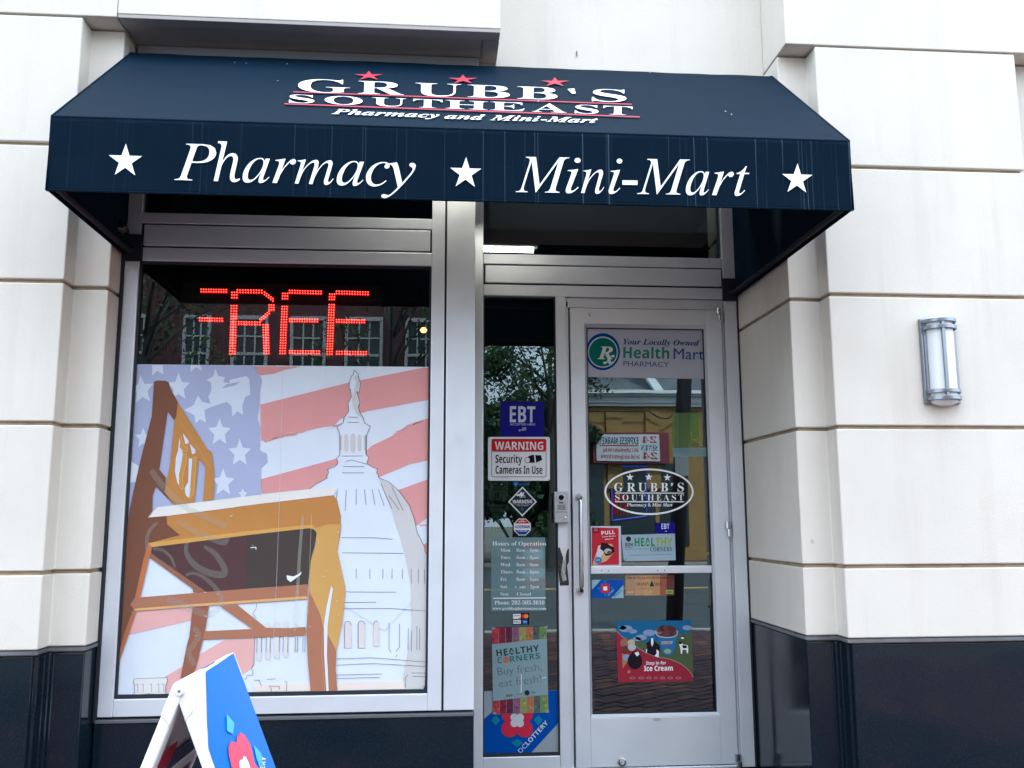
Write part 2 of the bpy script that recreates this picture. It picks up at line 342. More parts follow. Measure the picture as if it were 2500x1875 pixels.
# brick pavers laid slantwise in front of the shop
pv = MB(); PM = [mat('clay_paver_%s' % n, c, .85, noise=.15, nscale=12) for n, c in (('red', (.095, .036, .038)), ('dark', (.06, .03, .034)), ('orange', (.16, .06, .04)), ('plum', (.07, .032, .04)))]
ang = radians(-38); ca, sa = cos(ang), sin(ang); bw, bh = .235, .115
for i in range(-48, 48):
    for j in range(-70, 70):
        u = (i+.5*(j % 2))*bw; v = j*bh; x = u*ca-v*sa+1.2; y = u*sa+v*ca-3.2
        if -3.4 < x < 6 and KY+.3 < y < -.4:
            a, b = bw/2-.008, bh/2-.008; h = random.uniform(-.003, .003)
            cs = [(x+p*ca-q*sa, y+p*sa+q*ca) for p, q in ((-a, -b), (a, -b), (a, b), (-a, b))]
            pv.prism(cs, GZ-.019, GZ+h, PM[random.choice((0, 0, 1, 1, 3, 2))])
o = pv.build('brick_pavement'); o['kind'] = 'structure'

# ------------------------------------------------------------------ the shop building
bld = thing('pharmacy_building', (0, .4, GZ), 'cream stone shop building with dark granite base, aluminium display window and glass door', 'building')
XL, XR = -1.762, 1.969
YI, YO, YD = -.17, -.30, .69     # inner pier face, outer pier face, door plane
Rp = [(XR, 1.3), (XR, YI), (2.142, YI), (2.142, YO), (3.353, YO), (3.353, YI), (4.6, YI), (4.6, 1.3)]
Lp = [(XL, .35), (-4.6, .35), (-4.6, YO), (-1.94, YO), (-1.94, YI), (XL, YI)]
def inset(poly, dx, dy, side):
    return [(x+(dx*side if abs(x) < 4.5 else 0), y+(dy if y < .3 else 0)) for x, y in poly]
JZ = [-.625, -.258, .485, 1.222, 1.967, 2.70]
for k in range(5):
    z0, z1 = JZ[k]+.010, JZ[k+1]-.010
    if k == 0: z0 = JZ[0]
    MB().prism(Rp, z0, z1, STONE).build('stone_block', bld, bevel=.006, segs=3)
    MB().prism(Lp[::-1], z0, z1, STONE).build('stone_block', bld, bevel=.006, segs=3)
MB().prism([(XR+.02, 1.28), (XR+.02, YI+.02), (2.162, YI+.02), (2.162, YO+.02), (3.333, YO+.02), (3.333, YI+.02), (4.58, YI+.02), (4.58, 1.28)], JZ[0]-.03, 2.705, JOINT).build('joint_backing', bld)
MB().prism([(XL-.02, .33), (XL-.02, YI+.02), (-1.96, YI+.02), (-1.96, YO+.02), (-4.58, YO+.02), (-4.58, .33)], JZ[0]-.03, 2.705, JOINT).build('joint_backing', bld)
# granite bases with rounded beads at the corners
GT = JZ[0]-.03
gR = [(XR+.004, 1.25), (XR+.004, YI+.01), (2.118, YI+.01), (2.118, YI-.02), (2.15, YI-.02), (2.15, YO+.045), (2.165, YO+.045), (2.165, YO+.012), (3.33, YO+.012), (3.33, YI+.012), (4.57, YI+.012), (4.57, 1.25)]
gL = [(XL-.004, .32), (-4.57, .32), (-4.57, YO+.012), (-1.965, YO+.012), (-1.965, YO+.045), (-1.95, YO+.045), (-1.95, YI-.02), (-1.918, YI-.02), (-1.918, YI+.01), (XL-.004, YI+.01)]
MB().prism(gR, GZ, GT, GRANITE).build('granite_base', bld, bevel=.006)
MB().prism(gL[::-1], GZ, GT, GRANITE).build('granite_base', bld, bevel=.006)
MB().prism([(-1.76, .0), (.197, .0), (.197, .9), (-1.76, .9)], GZ, -1.035, GRANITE).build('granite_base', bld, bevel=.006)
MB().box(-1.75, .2, -.012, .1, -1.035, -1.018, mat('slate_sill', (.10, .11, .125), .35)).build('window_sill', bld, bevel=.002)
for p in ([(XR-.004, 1.2), (XR-.004, YI-.006), (2.136, YI-.006), (2.136, YO-.006), (3.359, YO-.006), (3.359, YI-.006), (4.6, YI-.006), (4.6, 1.2)],):
    MB().prism([(x, y) for x, y in p], JZ[0]-.022, JZ[0]-.006, mat('grey_lead_flashing', (.12, .13, .15), .5, noise=.3, nscale=8)).build('flashing', bld)
MB().prism([(XL+.004, .3), (-4.6, .3), (-4.6, YO-.006), (-1.934, YO-.006), (-1.934, YI-.006), (XL+.004, YI-.006)][::-1], JZ[0]-.022, JZ[0]-.006, MATS['grey_lead_flashing']).build('flashing', bld)
# fascia, upper wall, soffit
FZ = 2.70; TOP = 5.2
MB().box(-4.6, -1.763, YO-.003, .3, FZ, TOP, STONE).build('fascia_block', bld, bevel=.004)
MB().box(-1.759, .325, YO-.003, .08, FZ+.02, TOP, STONE).build('fascia_block', bld, bevel=.004)
MB().box(1.968, 4.6, YO-.003, 1.3, FZ, TOP, STONE).build('fascia_block', bld, bevel=.004)
MB().box(.32, 1.966, .05, .4, 2.0, TOP, STONE).build('upper_wall', bld)
MB().box(-1.76, .33, .085, .4, 2.0, TOP, STONE).build('upper_wall', bld)
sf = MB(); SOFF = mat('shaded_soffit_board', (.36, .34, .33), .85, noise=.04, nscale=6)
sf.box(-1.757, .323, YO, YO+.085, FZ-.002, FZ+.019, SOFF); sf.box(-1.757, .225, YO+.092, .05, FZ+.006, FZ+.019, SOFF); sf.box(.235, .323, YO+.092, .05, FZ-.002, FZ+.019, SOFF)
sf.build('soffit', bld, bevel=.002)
MB().box(-1.745, .215, -.01, .08, 2.628, 2.70, mat('grey_metal_trim', (.33, .36, .41), .45, .5)).build('metal_flashing', bld, bevel=.004)
q = at(1408, 134, .05); MB().tube([(q.x, .052, q.z+.02), (q.x, .044, q.z+.02), (q.x, .044, q.z-.012)], .0028, mat('rust', (.12, .05, .02), .9), 6).build('nail', bld)
q = at(1983, 1322, YI); pst = Print(yplane(YI), .0008); pst.oval((1983, 1322), 5, 5.5, mat('pinkish_stain', (.60, .48, .43), .9), 0, 14); pst.build('stain', bld)
# interior shell (dark shop)
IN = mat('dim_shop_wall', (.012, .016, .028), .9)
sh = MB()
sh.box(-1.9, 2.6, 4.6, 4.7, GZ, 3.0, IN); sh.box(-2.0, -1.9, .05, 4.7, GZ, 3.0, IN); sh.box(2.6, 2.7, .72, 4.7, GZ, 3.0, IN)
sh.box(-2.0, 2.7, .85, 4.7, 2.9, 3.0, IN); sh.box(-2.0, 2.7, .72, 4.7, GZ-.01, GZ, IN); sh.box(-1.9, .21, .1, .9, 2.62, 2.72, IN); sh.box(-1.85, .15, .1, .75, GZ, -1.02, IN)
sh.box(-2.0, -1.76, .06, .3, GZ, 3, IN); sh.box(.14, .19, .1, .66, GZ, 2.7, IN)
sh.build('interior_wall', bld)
# window box -- frame in plane Y = 0
wf = MB()
wf.box(-1.745, -1.668, -.0, .09, -1.006, 2.62); wf.box(-.05, .024, 0, .09, -1.006, 2.62)
wf.box(-1.6675, -.0505, .001, .09, -1.006, -.918); wf.box(-1.6675, -.0505, .001, .09, 1.426, 1.503); wf.box(-1.6675, -.0505, .001, .09, 1.644, 1.705); wf.box(-1.6675, -.0505, .001, .09, 2.56, 2.62)
wf.build('window_frame', bld, ALU, bevel=.003)
wfr = [o for o in COL.objects if o.name == 'window_frame'][0]
MB().box(-1.652, -.060, -.002, .03, 1.513, 1.634, ALU).build('header_panel', wfr, bevel=.003)
MB().box(-1.667, -.051, .014, .06, 1.50, 1.65, DARK).build('header_gap', wfr)
g = MB()
for a in ((-1.668, -1.655, -.918, 1.426), (-.062, -.05, -.918, 1.426)): g.box(a[0], a[1], .012, .05, a[2], a[3])
g.box(-1.6549, -.0621, .012, .05, -.918, -.898); g.box(-1.6549, -.0621, .012, .05, 1.414, 1.4259); g.build('gasket', wfr, GASK)
MB().add([(-1.66, .03, -.91), (-.055, .03, -.91), (-.055, .03, 1.42), (-1.66, .03, 1.42)], [(0, 1, 2, 3)], GLASSW).build('window_pane', wfr)
MB().add([(-1.667, .03, 1.70), (-.05, .03, 1.70), (-.05, .03, 2.56), (-1.667, .03, 2.56)], [(0, 1, 2, 3)], GLASSW).build('window_pane', wfr)
MB().box(.036, .197, 0, .12, -1.006, 2.62, ALU).build('mullion_cover', wfr, bevel=.003)
MB().box(.02, .19, .02, .70, -1.034, 2.62, GASK).build('mullion_core', wfr)
# left edge sealant
MB().box(-1.7615, -1.7455, -.01, .05, -1.03, 2.62, GASK).build('sealant_strip', wfr)
# door bay -- plane Y = .69
yd = YD
df = MB()
df.box(.2, .279, yd, yd+.1, GZ, 2.62); df.box(.749, .815, yd, yd+.1, GZ, 1.434); df.box(1.873, 1.957, yd, yd+.1, GZ, 2.62)
df.box(.8155, .836, yd+.02, yd+.1, GZ, 1.41); df.box(1.859, 1.8725, yd+.02, yd+.1, GZ, 1.41)
df.box(.2795, 1.8725, yd+.001, yd+.1, 1.4345, 1.508); df.box(.2795, 1.8725, yd+.001, yd+.1, 1.646, 1.713)
df.box(.8155, 1.8725, yd+.02, yd+.1, 1.366, 1.432); df.box(.2795, .7485, yd+.001, yd+.1, GZ, -1.422); df.box(.2795, 1.8725, yd+.001, yd+.1, 2.56, 2.62)
dfo = df.build('door_frame', bld, ALU, bevel=.003)
MB().box(.289, 1.862, yd-.002, yd+.05, 1.520, 1.636, ALU).build('header_panel', dfo, bevel=.003)
MB().box(.28, 1.872, yd+.016, yd+.08, 1.504, 1.65, DARK).build('header_gap', dfo)
MB().box(.82, 1.87, yd+.06, yd+.09, 1.34, 1.42, DARK).build('door_gap', dfo)
for a, b in ((.82, .86), (1.84, 1.872)): MB().box(a, b, yd+.06, yd+.09, -1.5, 1.36, DARK).build('door_gap', dfo)
g = MB(); g.box(.279, .287, yd+.012, yd+.06, -1.422, 1.434); g.box(.741, .749, yd+.012, yd+.06, -1.422, 1.434); g.box(.2871, .7409, yd+.012, yd+.06, -1.422, -1.404); g.build('gasket', dfo, GASK)
MB().add([(.28, yd+.03, -1.42), (.748, yd+.03, -1.42), (.748, yd+.03, 1.433), (.28, yd+.03, 1.433)], [(0, 1, 2, 3)], GLASS).build('sidelight_pane', dfo)
MB().add([(.28, yd+.03, 1.71), (1.872, yd+.03, 1.71), (1.872, yd+.03, 2.56), (.28, yd+.03, 2.56)], [(0, 1, 2, 3)], GLASS).build('transom_pane', dfo)
MB().box(1.958, 1.9685, yd+.0, yd+.06, GZ, 2.6, GASK).build('sealant_strip', dfo)
MB().box(.28, 1.87, yd-.01, yd+.12, GZ, GZ+.015, ALU2).build('threshold', dfo, bevel=.003)
# door leaf
lf = MB()
gx0, gx1, gz0, gz1 = .953, 1.732, -1.188, 1.232
lf.box(.845, gx0-.016, yd, yd+.055, -1.494, 1.357); lf.box(gx1+.014, 1.850, yd, yd+.055, -1.494, 1.357)
lf.box(gx0-.0155, gx1+.0135, yd, yd+.055, -1.494, gz0-.022); lf.box(gx0-.0155, gx1+.0135, yd, yd+.055, gz1+.022, 1.357)
door = lf.build('door', bld, ALU, bevel=.0015)
def frame_stop(x0, x1, z0, z1, w, y_out, y_in):   # mitred glazing bead sloping inwards
    o = [(x0-w, z0-w*1.3), (x1+w, z0-w*1.3), (x1+w, z1+w*1.3), (x0-w, z1+w*1.3)]; i = [(x0, z0), (x1, z0), (x1, z1), (x0, z1)]
    v = [(x, y_out, z) for x, z in o]+[(x, y_in, z) for x, z in i]
    return MB().add(v, [(k, (k+1) % 4, 4+(k+1) % 4, 4+k) for k in range(4)], ALU2)
frame_stop(gx0, gx1, gz0, gz1, .015, yd-.0005, yd+.018).build('glazing_bead', door)
g = MB(); g.box(gx0, gx0+.006, yd+.016, yd+.04, gz0, gz1); g.box(gx1-.006, gx1, yd+.016, yd+.04, gz0, gz1); g.box(gx0+.006, gx1-.006, yd+.016, yd+.04, gz1-.006, gz1); g.box(gx0+.006, gx1-.006, yd+.016, yd+.04, gz0, gz0+.008); g.build('gasket', door, GASK)
MB().add([(gx0, yd+.028, gz0), (gx1, yd+.028, gz0), (gx1, yd+.028, gz1), (gx0, yd+.028, gz1)], [(0, 1, 2, 3)], GLASS).build('door_glass', door)
# push bar across the glass
MB().box(gx0+.002, gx1-.002, yd+.004, yd+.024, -.344, -.298, ALU).build('push_bar', door, bevel=.003)
for c in ((388, 1193), (462, 1193), (985, 1190), (1060, 1188)):
    q = at(1380+.229*c[0], 1120+.229*c[1], yd+.004); MB().tube([(q.x, yd+.006, q.z), (q.x, yd+.002, q.z)], .0035, GASK, 8).build('screw', door)
# pull handle
m0 = at(1413, 1214, yd); m1 = at(1418, 1443, yd); yy = yd-.062
hp = [(m0.x, yd, m0.z), (m0.x, yd-.035, m0.z), (m0.x, yd-.055, m0.z-.004), (m0.x, yy, m0.z-.03), (m0.x, yy, m1.z+.03), (m0.x, yd-.055, m1.z+.004), (m0.x, yd-.035, m1.z), (m0.x, yd, m1.z)]
MB().tube(hp, .0135, STEEL, 14).build('pull_handle', door, smooth=True)
for q in (m0, m1): MB().tube([(m0.x, yd+.001, q.z), (m0.x, yd-.012, q.z)], .022, STEEL, 16).build('handle_mount', door)
# hinges
for px, py, hh in ((1752, 770, .085), (1775, 1291, .095), (1798, 1857, .085)):
    p = at(px, py, yd); h = MB(); h.tube([(p.x+.012, yd-.014, p.z-hh/2), (p.x+.012, yd-.014, p.z-.002)], .0165, STEEL, 14); h.tube([(p.x+.003, yd-.014, p.z+.002), (p.x+.003, yd-.014, p.z+hh/2)], .0165, STEEL, 14)
    h.build('hinge', door)
p = at(1518, 1859, yd)
lk = MB().tube([(p.x, yd+.002, p.z), (p.x, yd-.014, p.z), (p.x, yd-.016, p.z)], [.026, .024, .017], STEEL, 24); lk.tube([(p.x, yd-.0155, p.z), (p.x, yd-.02, p.z)], .014, ALU2, 20); lk.box(p.x-.007, p.x-.002, yd-.0215, yd-.019, p.z-.006, p.z+.002, GASK)
lk.build('lock_cylinder', door)
p = at(1441, 768, yd); MB().tube([(p.x, yd+.002, p.z), (p.x, yd-.008, p.z), (p.x, yd-.012, p.z)], [.011, .010, .004], STEEL, 14).build('screw_cap', door, smooth=True)
J = zm(1380, 1460, .2501)
pm = Print(yplane(yd), .001); pm.ring(J((895, 1187))[0], 10, 3, 1, ink(120, 130, 140), 0, 20); pm.text('Kawneer', 'b', *J((872, 1192), (922, 1190)), 1.9, ink(120, 130, 140), 0); pm.build('maker_badge', door)

# ------------------------------------------------------------------ awning
AX0, AX1 = -1.745, 1.957
AF, AZB, AZT = -1.02, 1.449, 1.795     # front plane, valance bottom / top
AR = [(-.05, 2.622), (-.10, 2.600), (AF, AZT)]
aw = thing('awning', (.1, -.5, AZB), 'navy canvas shop awning with pharmacy and mini-mart lettering over window and door', 'awning')
NSEG = 90
def sheet(path, x0, x1, m, sag=0, n=NSEG, thick=.006):
    """canvas surface through (y,z) path"""
    b = MB(); path = [Vector((0, *p)) for p in path]
    vs = []; 
    for i in range(n+1):
        x = x0+(x1-x0)*i/n
        for j, p in enumerate(path):
            e = 0 if (i in (0, n)) else ((.0035*sin(x*9.1+j)+.003*sin(x*23+j*2.2))*.5+sag*abs(sin(pi*(x-x0)/(x1-x0)*3))*(1 if 1 < j < len(path)-1 else .3))*(1 if 0 < j < len(path)-1 else .35)
            vs.append((x, p.y-e*.7, p.z-e))
    k = len(path); fs = [(i*k+j, (i+1)*k+j, (i+1)*k+j+1, i*k+j+1) for i in range(n) for j in range(k-1)]
    b.add(vs, fs, m); return b
def solidify(o, t, off=1):
    s = o.modifiers.new('thickness', 'SOLIDIFY'); s.thickness = t; s.offset = off; return o
def lerp(a, b, t): return tuple(a[i]+(b[i]-a[i])*t for i in range(len(a)))
top = [AR[0], AR[1]]+[lerp(AR[1], AR[2], t) for t in (.12, .3, .5, .7, .9)]+[(AF-.0, AZT)]
o = sheet(top, AX0, AX1, NAVY, sag=.006).build('top_cover', aw, smooth=False); solidify(o, .004, 0)
o = sheet([(AF, AZT), (AF-.004, AZT-.02), (AF, 1.62), (AF+.002, AZB+.01), (AF+.006, AZB)], AX0, AX1, NAVYV).build('valance', aw); solidify(o, .004, 0)
for X, yb in ((AX0, .0), (AX1, yd-.004)):
    pts = [(X, yb, AZB), (X, AF, AZB), (X, AF, AZT), (X, AR[1][0], AR[1][1]), (X, AR[0][0], AR[0][1])]
    if yb > .1: pts += [(X, .05, 2.61), (X, yb, 2.61)]
    MB().solid(pts if X > 0 else pts[::-1], (.004 if X < 0 else -.004, 0, 0), NAVYV).build('side_panel', aw)
# welted edges (raised piping)
pp = MB(); r_ = .007
for X in (AX0, AX1):
    pp.tube([(X, AR[0][0], AR[0][1]), (X, AR[1][0], AR[1][1]), (X, AF, AZT), (X, AF, AZB)], r_, NAVY, 8)
pp.tube([(AX0, AF, AZT), (AX1, AF, AZT)], .006, NAVY, 8); pp.tube([(AX0, AF, AZB), (AX1, AF, AZB)], .006, NAVYV, 8)
pp.build('piping', aw, smooth=True)
# inner frame tubes
fr = MB()
for X, yb in ((AX0+.03, .0), (AX1-.03, yd-.02)):
    fr.tube([(X, yb, AZB+.02), (X, AF+.03, AZB+.02)], .014, NAVYIN, 8); fr.tube([(X, AF+.03, AZB+.02), (X, AF+.03, AZT-.03)], .014, NAVYIN, 8); fr.tube([(X, AF+.03, AZT-.03), (X, -.06, 2.55)], .014, NAVYIN, 8)
for X in (-.6, .7): fr.tube([(X, AF+.03, AZT-.03), (X, -.06, 2.55)], .014, NAVYIN, 8)
fr.tube([(AX0+.03, AF+.03, AZT-.03), (AX1-.03, AF+.03, AZT-.03)], .014, NAVYIN, 8); fr.tube([(AX0+.03, AF+.03, AZB+.03), (AX1-.03, AF+.03, AZB+.03)], .014, NAVYIN, 8)
fr.build('frame_tube', aw)
for X in (AX0+.05, AX1-.05):
    yb = -.004 if X < 0 else yd-.006
    fd = MB(); fd.box(X-.045, X+.045, yb-.02, yb, AZB-.03, AZB+.12, NAVYIN); fd.tube([(X, yb-.02, AZB+.03), (X, yb-.03, AZB+.03)], .012, STEEL, 10); fd.build('wall_bracket', aw)
# lettering on the valance
VP = yplane(AF); LW = mat('white_awning_paint', (.82, .84, .88), .6)
A4 = zm(100, 300, .4747); A5 = zm(1050, 330, .4747); A3 = zm(600, 140, .4747)
def seq(z, items): return [(c, z((a, 0))[0][0], z((b, 0))[0][0]) for c, a, b in items]
letter_parts(VP, .006, aw, seq(A4, [('P', 685, 897), ('h', 888, 1024), ('a', 1036, 1174), ('r', 1190, 1308), ('m', 1305, 1504), ('a', 1520, 1658), ('c', 1670, 1790), ('y', 1752, 1924)]), 'si', tuple(A4((690, 294), (1780, 327))), (90, 88), LW, 0, -.003)
letter_parts(VP, .006, aw, seq(A5, [('M', 440, 714), ('i', 697, 772), ('n', 776, 895), ('i', 918, 986), ('-', 988, 1066), ('M', 1065, 1334), ('a', 1315, 1434), ('r', 1450, 1560), ('t', 1566, 1640)]), 'si', tuple(A5((440, 293), (1600, 311))), (87, 86), LW, 0, -.003)
for z, c, r in ((A4, (434, 196), 90), (A5, (183, 196), 84), (A5, (1888, 227), 82)):
    Print(VP, .006).star(z(c)[0], r*.4747, LW, 0, inner=.385, rot=.03).build('star', aw)
# lettering on the slope
sn = Vector((0, -(AZT-AR[1][1]), AF-AR[1][0])).normalized(); SP = Plane((0, AF, AZT), (0, (AR[1][1]-AZT), -(AR[1][0]-AF)))
RED = mat('red_awning_paint', rgb(205, 50, 75, .75), .6)
letter_parts(SP, .010, aw, seq(A3, [('G', 268, 535), ('R', 578, 814), ('U', 870, 1106), ('B', 1140, 1358), ('B', 1395, 1603), ('S', 1780, 1957)]), 's', tuple(A3((300, 177), (1950, 230))), (31.5, 29.5), LW, 0, -.006)
p = Print(SP, .010); p.poly(A3((1655, 163), (1690, 160), (1697, 185), (1678, 187)), LW, 0); p.build('letter', aw)
letter_parts(SP, .010, aw, seq(A3, [('S', 222, 352), ('O', 405, 600), ('U', 648, 824), ('T', 860, 1010), ('H', 1025, 1245), ('E', 1256, 1434), ('A', 1473, 1650), ('S', 1692, 1814), ('T', 1838, 1988)]), 's', tuple(A3((250, 233), (1970, 297))), (20, 21), LW, 0, -.006)
p = Print(SP, .010); p.text('Pharmacy', 'sbi', *A3((440, 290), (990, 311)), 12, LW, 0, .004, shear=.4); p.text('and', 'sbi', *A3((1020, 314), (1222, 321)), 12, LW, 0, .004, shear=.4); p.text('Mini-Mart', 'sbi', *A3((1255, 322), (1805, 337)), 12, LW, 0, .004, shear=.4)
p.build('lettering', aw)
for a, b, w_ in (((245, 177), (1985, 241), 2.3), ((200, 238), (2025, 306), 2.6)): Print(SP, .0095).line(A3(a, b), w_, RED, 0).build('red_line', aw)
for c in ((633, 94), (1117, 113), (1590, 127)): Print(SP, .010).star(A3(c)[0], 79*.4747, RED, 0, ry=25*.4747, inner=.33, rot=.0).build('star', aw, label='small red star above the sloping shop name')
bs = Print(SP, .010); random.seed(4)
for _ in range(8):
    x = random.uniform(330, 1900); y = 140+random.random()**2*150+.02*x; q = random.uniform(.6, 1.7); bs.oval((x, y), q*1.3, q*.7, mat('bird_dropping_speck', (.5, .55, .6), .8), 0, 7)
bs.build('speck', aw)['kind'] = 'stuff'

# fluorescent fitting under the awning (its reflection shows in the transom glass)
fl = thing('fluorescent_light', (.15, -.30, 2.08), 'lit white fluorescent tube hidden under the awning, mirrored above the door', 'light')
MB().tube([(-.42, -.30, 2.06), (.72, -.30, 2.06)], .019, mat('lit_tube', (.9, .9, .85), .4, emit=(1, .95, .80), es=11), 12).build('tube', fl)
MB().box(-.45, .75, -.335, -.265, 2.085, 2.125, mat('white_enamel', (.7, .7, .7), .4)).build('housing', fl, bevel=.003)
for x in (-.4, .7): MB().tube([(x, -.30, 2.125), (x, -.30, 2.42)], .006, STEEL, 6).build('hanging_rod', fl)
# small dome camera below the awning's inner corner
q = at(288, 560, -.12)
sc = thing('security_camera', (q.x, -.12, q.z), 'dark rounded camera tucked under the awning at its inner window corner', 'camera')
MB().tube([(q.x-.03, -.10, q.z+.05), (q.x+.0, -.11, q.z+.01), (q.x+.035, -.12, q.z-.02)], [.035, .05, .03], mat('smoked_plastic', (.006, .008, .02), .12), 20).build('housing', sc, smooth=True)
MB().tube([(q.x-.03, -.10, q.z+.05), (q.x-.06, -.02, q.z+.12)], .012, NAVYIN, 8).build('arm', sc)

# ------------------------------------------------------------------ big window poster (film on the outside of the glass)
WP = Plane((0, .028, 0), (0, -1, 0))
A = zm(250, 880, .2531); B = zm(620, 880, .2532); C = zm(270, 1280, .2653); D = zm(620, 1280, .2893)
po = thing('window_poster', at(660, 1690, .028), 'large faded poster of a giant wooden chair and domed building over a striped flag', 'poster')
PW = ink(220, 230, 243); PB = ink(172, 182, 214); PR = ink(222, 156, 156); PR2 = ink(230, 178, 176); PS = ink(212, 223, 240)
BR1 = ink(124, 84, 68); BR1b = ink(118, 74, 68); BR2 = ink(192, 136, 80); BR3 = ink(208, 163, 98); BR4 = ink(174, 120, 96); DK1 = ink(90, 66, 68); DK2 = ink(78, 70, 68); LT = ink(222, 172, 118); CRM = ink(231, 229, 224); GRY = ink(204, 205, 206); LNE = ink(95, 90, 105)
p = Print(WP, .001)
p.poly([(331, 889.5), (1053, 896), (1038, 1672), (1033, 1685), (1023, 1688), (280, 1704)], PW, 0)
p.build('sheet', po)
p = Print(WP, .0015)
p.poly(A((318, 40), (1465, 50), (1500, 110), (1540, 190), (1520, 300), (1518, 420), (1497, 560), (1525, 650), (1520, 870), (1588, 900), (1595, 985), (1532, 1040), (1532, 1300), (240, 1480), (250, 1200), (265, 950)), PB, 1)
p.poly(A((262, 960), (350, 1020), (335, 1170), (252, 1180)), PW, 2)
p.poly(A((480, 43), (580, 45), (592, 138), (530, 100), (480, 145)), PS, 2); p.poly(A((850, 46), (950, 48), (958, 102), (905, 65), (850, 112)), PS, 2)
for c, r, ro in (((380, 285), 148, -.12), ((735, 258), 140, .0), ((1130, 695), 140, .0), ((1325, 893), 140, 0), ((1165, 1180), 140, .0), ((395, 750), 105, .0), ((1355, 1290), 58, 0)):
    p.star(A(c)[0], r*.2531*.82, PS, 2, ry=r*.2531, rot=ro, inner=.46)
p.poly(A((1090, 75), (1118, 150), (1182, 160), (1165, 212), (1228, 218), (1225, 188), (1388, 150), (1418, 182), (1430, 330), (1378, 352), (1350, 440), (1356, 522), (1300, 490), (1253, 542), (1245, 440), (1200, 400), (1055, 448), (985, 478), (1000, 600), (940, 566), (900, 610), (888, 528), (790, 478), (880, 430), (922, 335), (962, 400), (1045, 418), (1022, 350), (1050, 290), (1048, 215), (1005, 190), (1070, 150)), PS, 2)
p.poly(A((1150, 268), (1200, 228), (1330, 205), (1280, 240), (1180, 265)), PB, 3)
p.build('flag_canton', po)
p = Print(WP, .0015); p.poly(B((5, 56), (450, 58), (290, 92), (200, 125), (60, 145), (10, 75)), PR, 1); p.build('flag_stripe', po)
p = Print(WP, .0015); p.poly(B((62, 425), (920, 212), (1640, 68), (1703, 72), (1703, 375), (1090, 488), (1060, 500), (830, 565), (780, 622), (600, 655), (420, 700), (250, 745), (110, 790), (68, 760)), PR, 1); p.build('flag_stripe', po)
p = Print(WP, .0015); p.poly(B((1085, 870), (1130, 825), (1340, 725), (1480, 620), (1700, 550), (1695, 960), (1500, 1000), (1200, 1128), (1090, 1000)), PR, 1); p.build('flag_stripe', po)
p = Print(WP, .0015); p.poly(B((65, 1145), (800, 945), (810, 1000), (715, 1040), (700, 1130), (540, 1240), (75, 1285)), PR, 1); p.build('flag_stripe', po)
p = Print(WP, .0015); p.poly(B((1390, 1250), (1692, 1140), (1690, 1500), (1560, 1600), (1480, 1400)), PR, 1); p.build('flag_stripe', po)
p = Print(WP, .0015)
for k in range(16):   # dry brush strokes along the stripes' lower edges
    x = random.uniform(60, 760); p.line(B((x, 770-.205*(x-60)+random.uniform(-10, 28)), (x+random.uniform(80, 170), 752-.205*(x-20)+random.uniform(-10, 20))), random.uniform(.6, 1.6), random.choice((PR, PR2)), 1.4)
for k in range(10):
    x = random.uniform(1330, 1560); y = 720-(x-1340)*.55+random.uniform(-20, 14); p.line(B((x, y), (x+130, y-45)), random.uniform(.6, 1.6), PR2, 1.4)
p.build('brush_stroke', po)['kind'] = 'stuff'
p = Print(WP, .0015); p.poly(D((1395, 0), (1475, 0), (1474, 8), (1400, 18)), PR2, 1); p.build('flag_stripe', po)
p = Print(WP, .0015); p.poly(D((1430, 172), (1474, 145), (1472, 275), (1440, 222)), PR, 4); p.build('flag_stripe', po)
p = Print(WP, .0015); p.poly(C((225, 797), (752, 768), (745, 882), (165, 1020)), PR2, 1); p.build('flag_stripe', po)
p = Print(WP, .0015); p.poly(C((520, 1590), (500, 1402), (690, 1290), (845, 1182), (1050, 1062), (1325, 1045), (1320, 1300), (1290, 1330), (1220, 1380), (1100, 1480), (700, 1500)), PR2, 1); p.build('flag_stripe', po)
dome = B((540, 1238), (600, 1190), (705, 1135), (706, 1105), (718, 1085), (712, 1048), (780, 1025), (808, 995), (806, 965), (795, 945), (830, 910), (828, 710), (822, 690), (800, 640), (860, 602), (870, 550), (915, 490), (908, 410), (940, 350), (930, 280), (918, 275), (918, 220), (940, 150), (958, 140), (965, 90), (1005, 130), (1005, 150), (1025, 220), (1015, 305), (990, 300), (1022, 410), (1005, 450), (1020, 500), (1055, 560), (1065, 602), (1125, 635), (1092, 700), (1085, 720), (1082, 905), (1110, 940), (1090, 975), (1095, 1000), (1150, 1030), (1190, 1045), (1182, 1085), (1198, 1100), (1200, 1130), (1300, 1170), (1400, 1260), (1500, 1400), (1550, 1540), (1572, 1659))+D((1388, 90), (1430, 172), (1445, 190), (1440, 225), (1472, 278))
p = Print(WP, .0015)
p.poly(dome+D((1468, 500), (1100, 900), (300, 400))+B((700, 1400),), PW, 2)
p.poly(B((1202, 1132), (1300, 1170), (1400, 1260), (1500, 1400), (1550, 1540), (1572, 1659))+D((1388, 90), (1430, 172), (1445, 190), (1440, 225), (1470, 278), (1462, 700), (1455, 1150), (1440, 1360), (1400, 1385), (1285, 1390), (1262, 1300), (1290, 1150), (1325, 950), (1335, 800), (1320, 500), (1270, 240), (1200, 0))+B((1390, 1659), (1330, 1450), (1270, 1300)), GRY, 3)
p.poly(B((985, 140), (1010, 150), (1012, 220), (990, 330), (1012, 420), (1000, 460), (1055, 558), (1000, 530), (955, 460), (944, 380), (968, 280), (985, 200), (965, 165)), GRY, 3)
GR2 = ink(206, 203, 202)
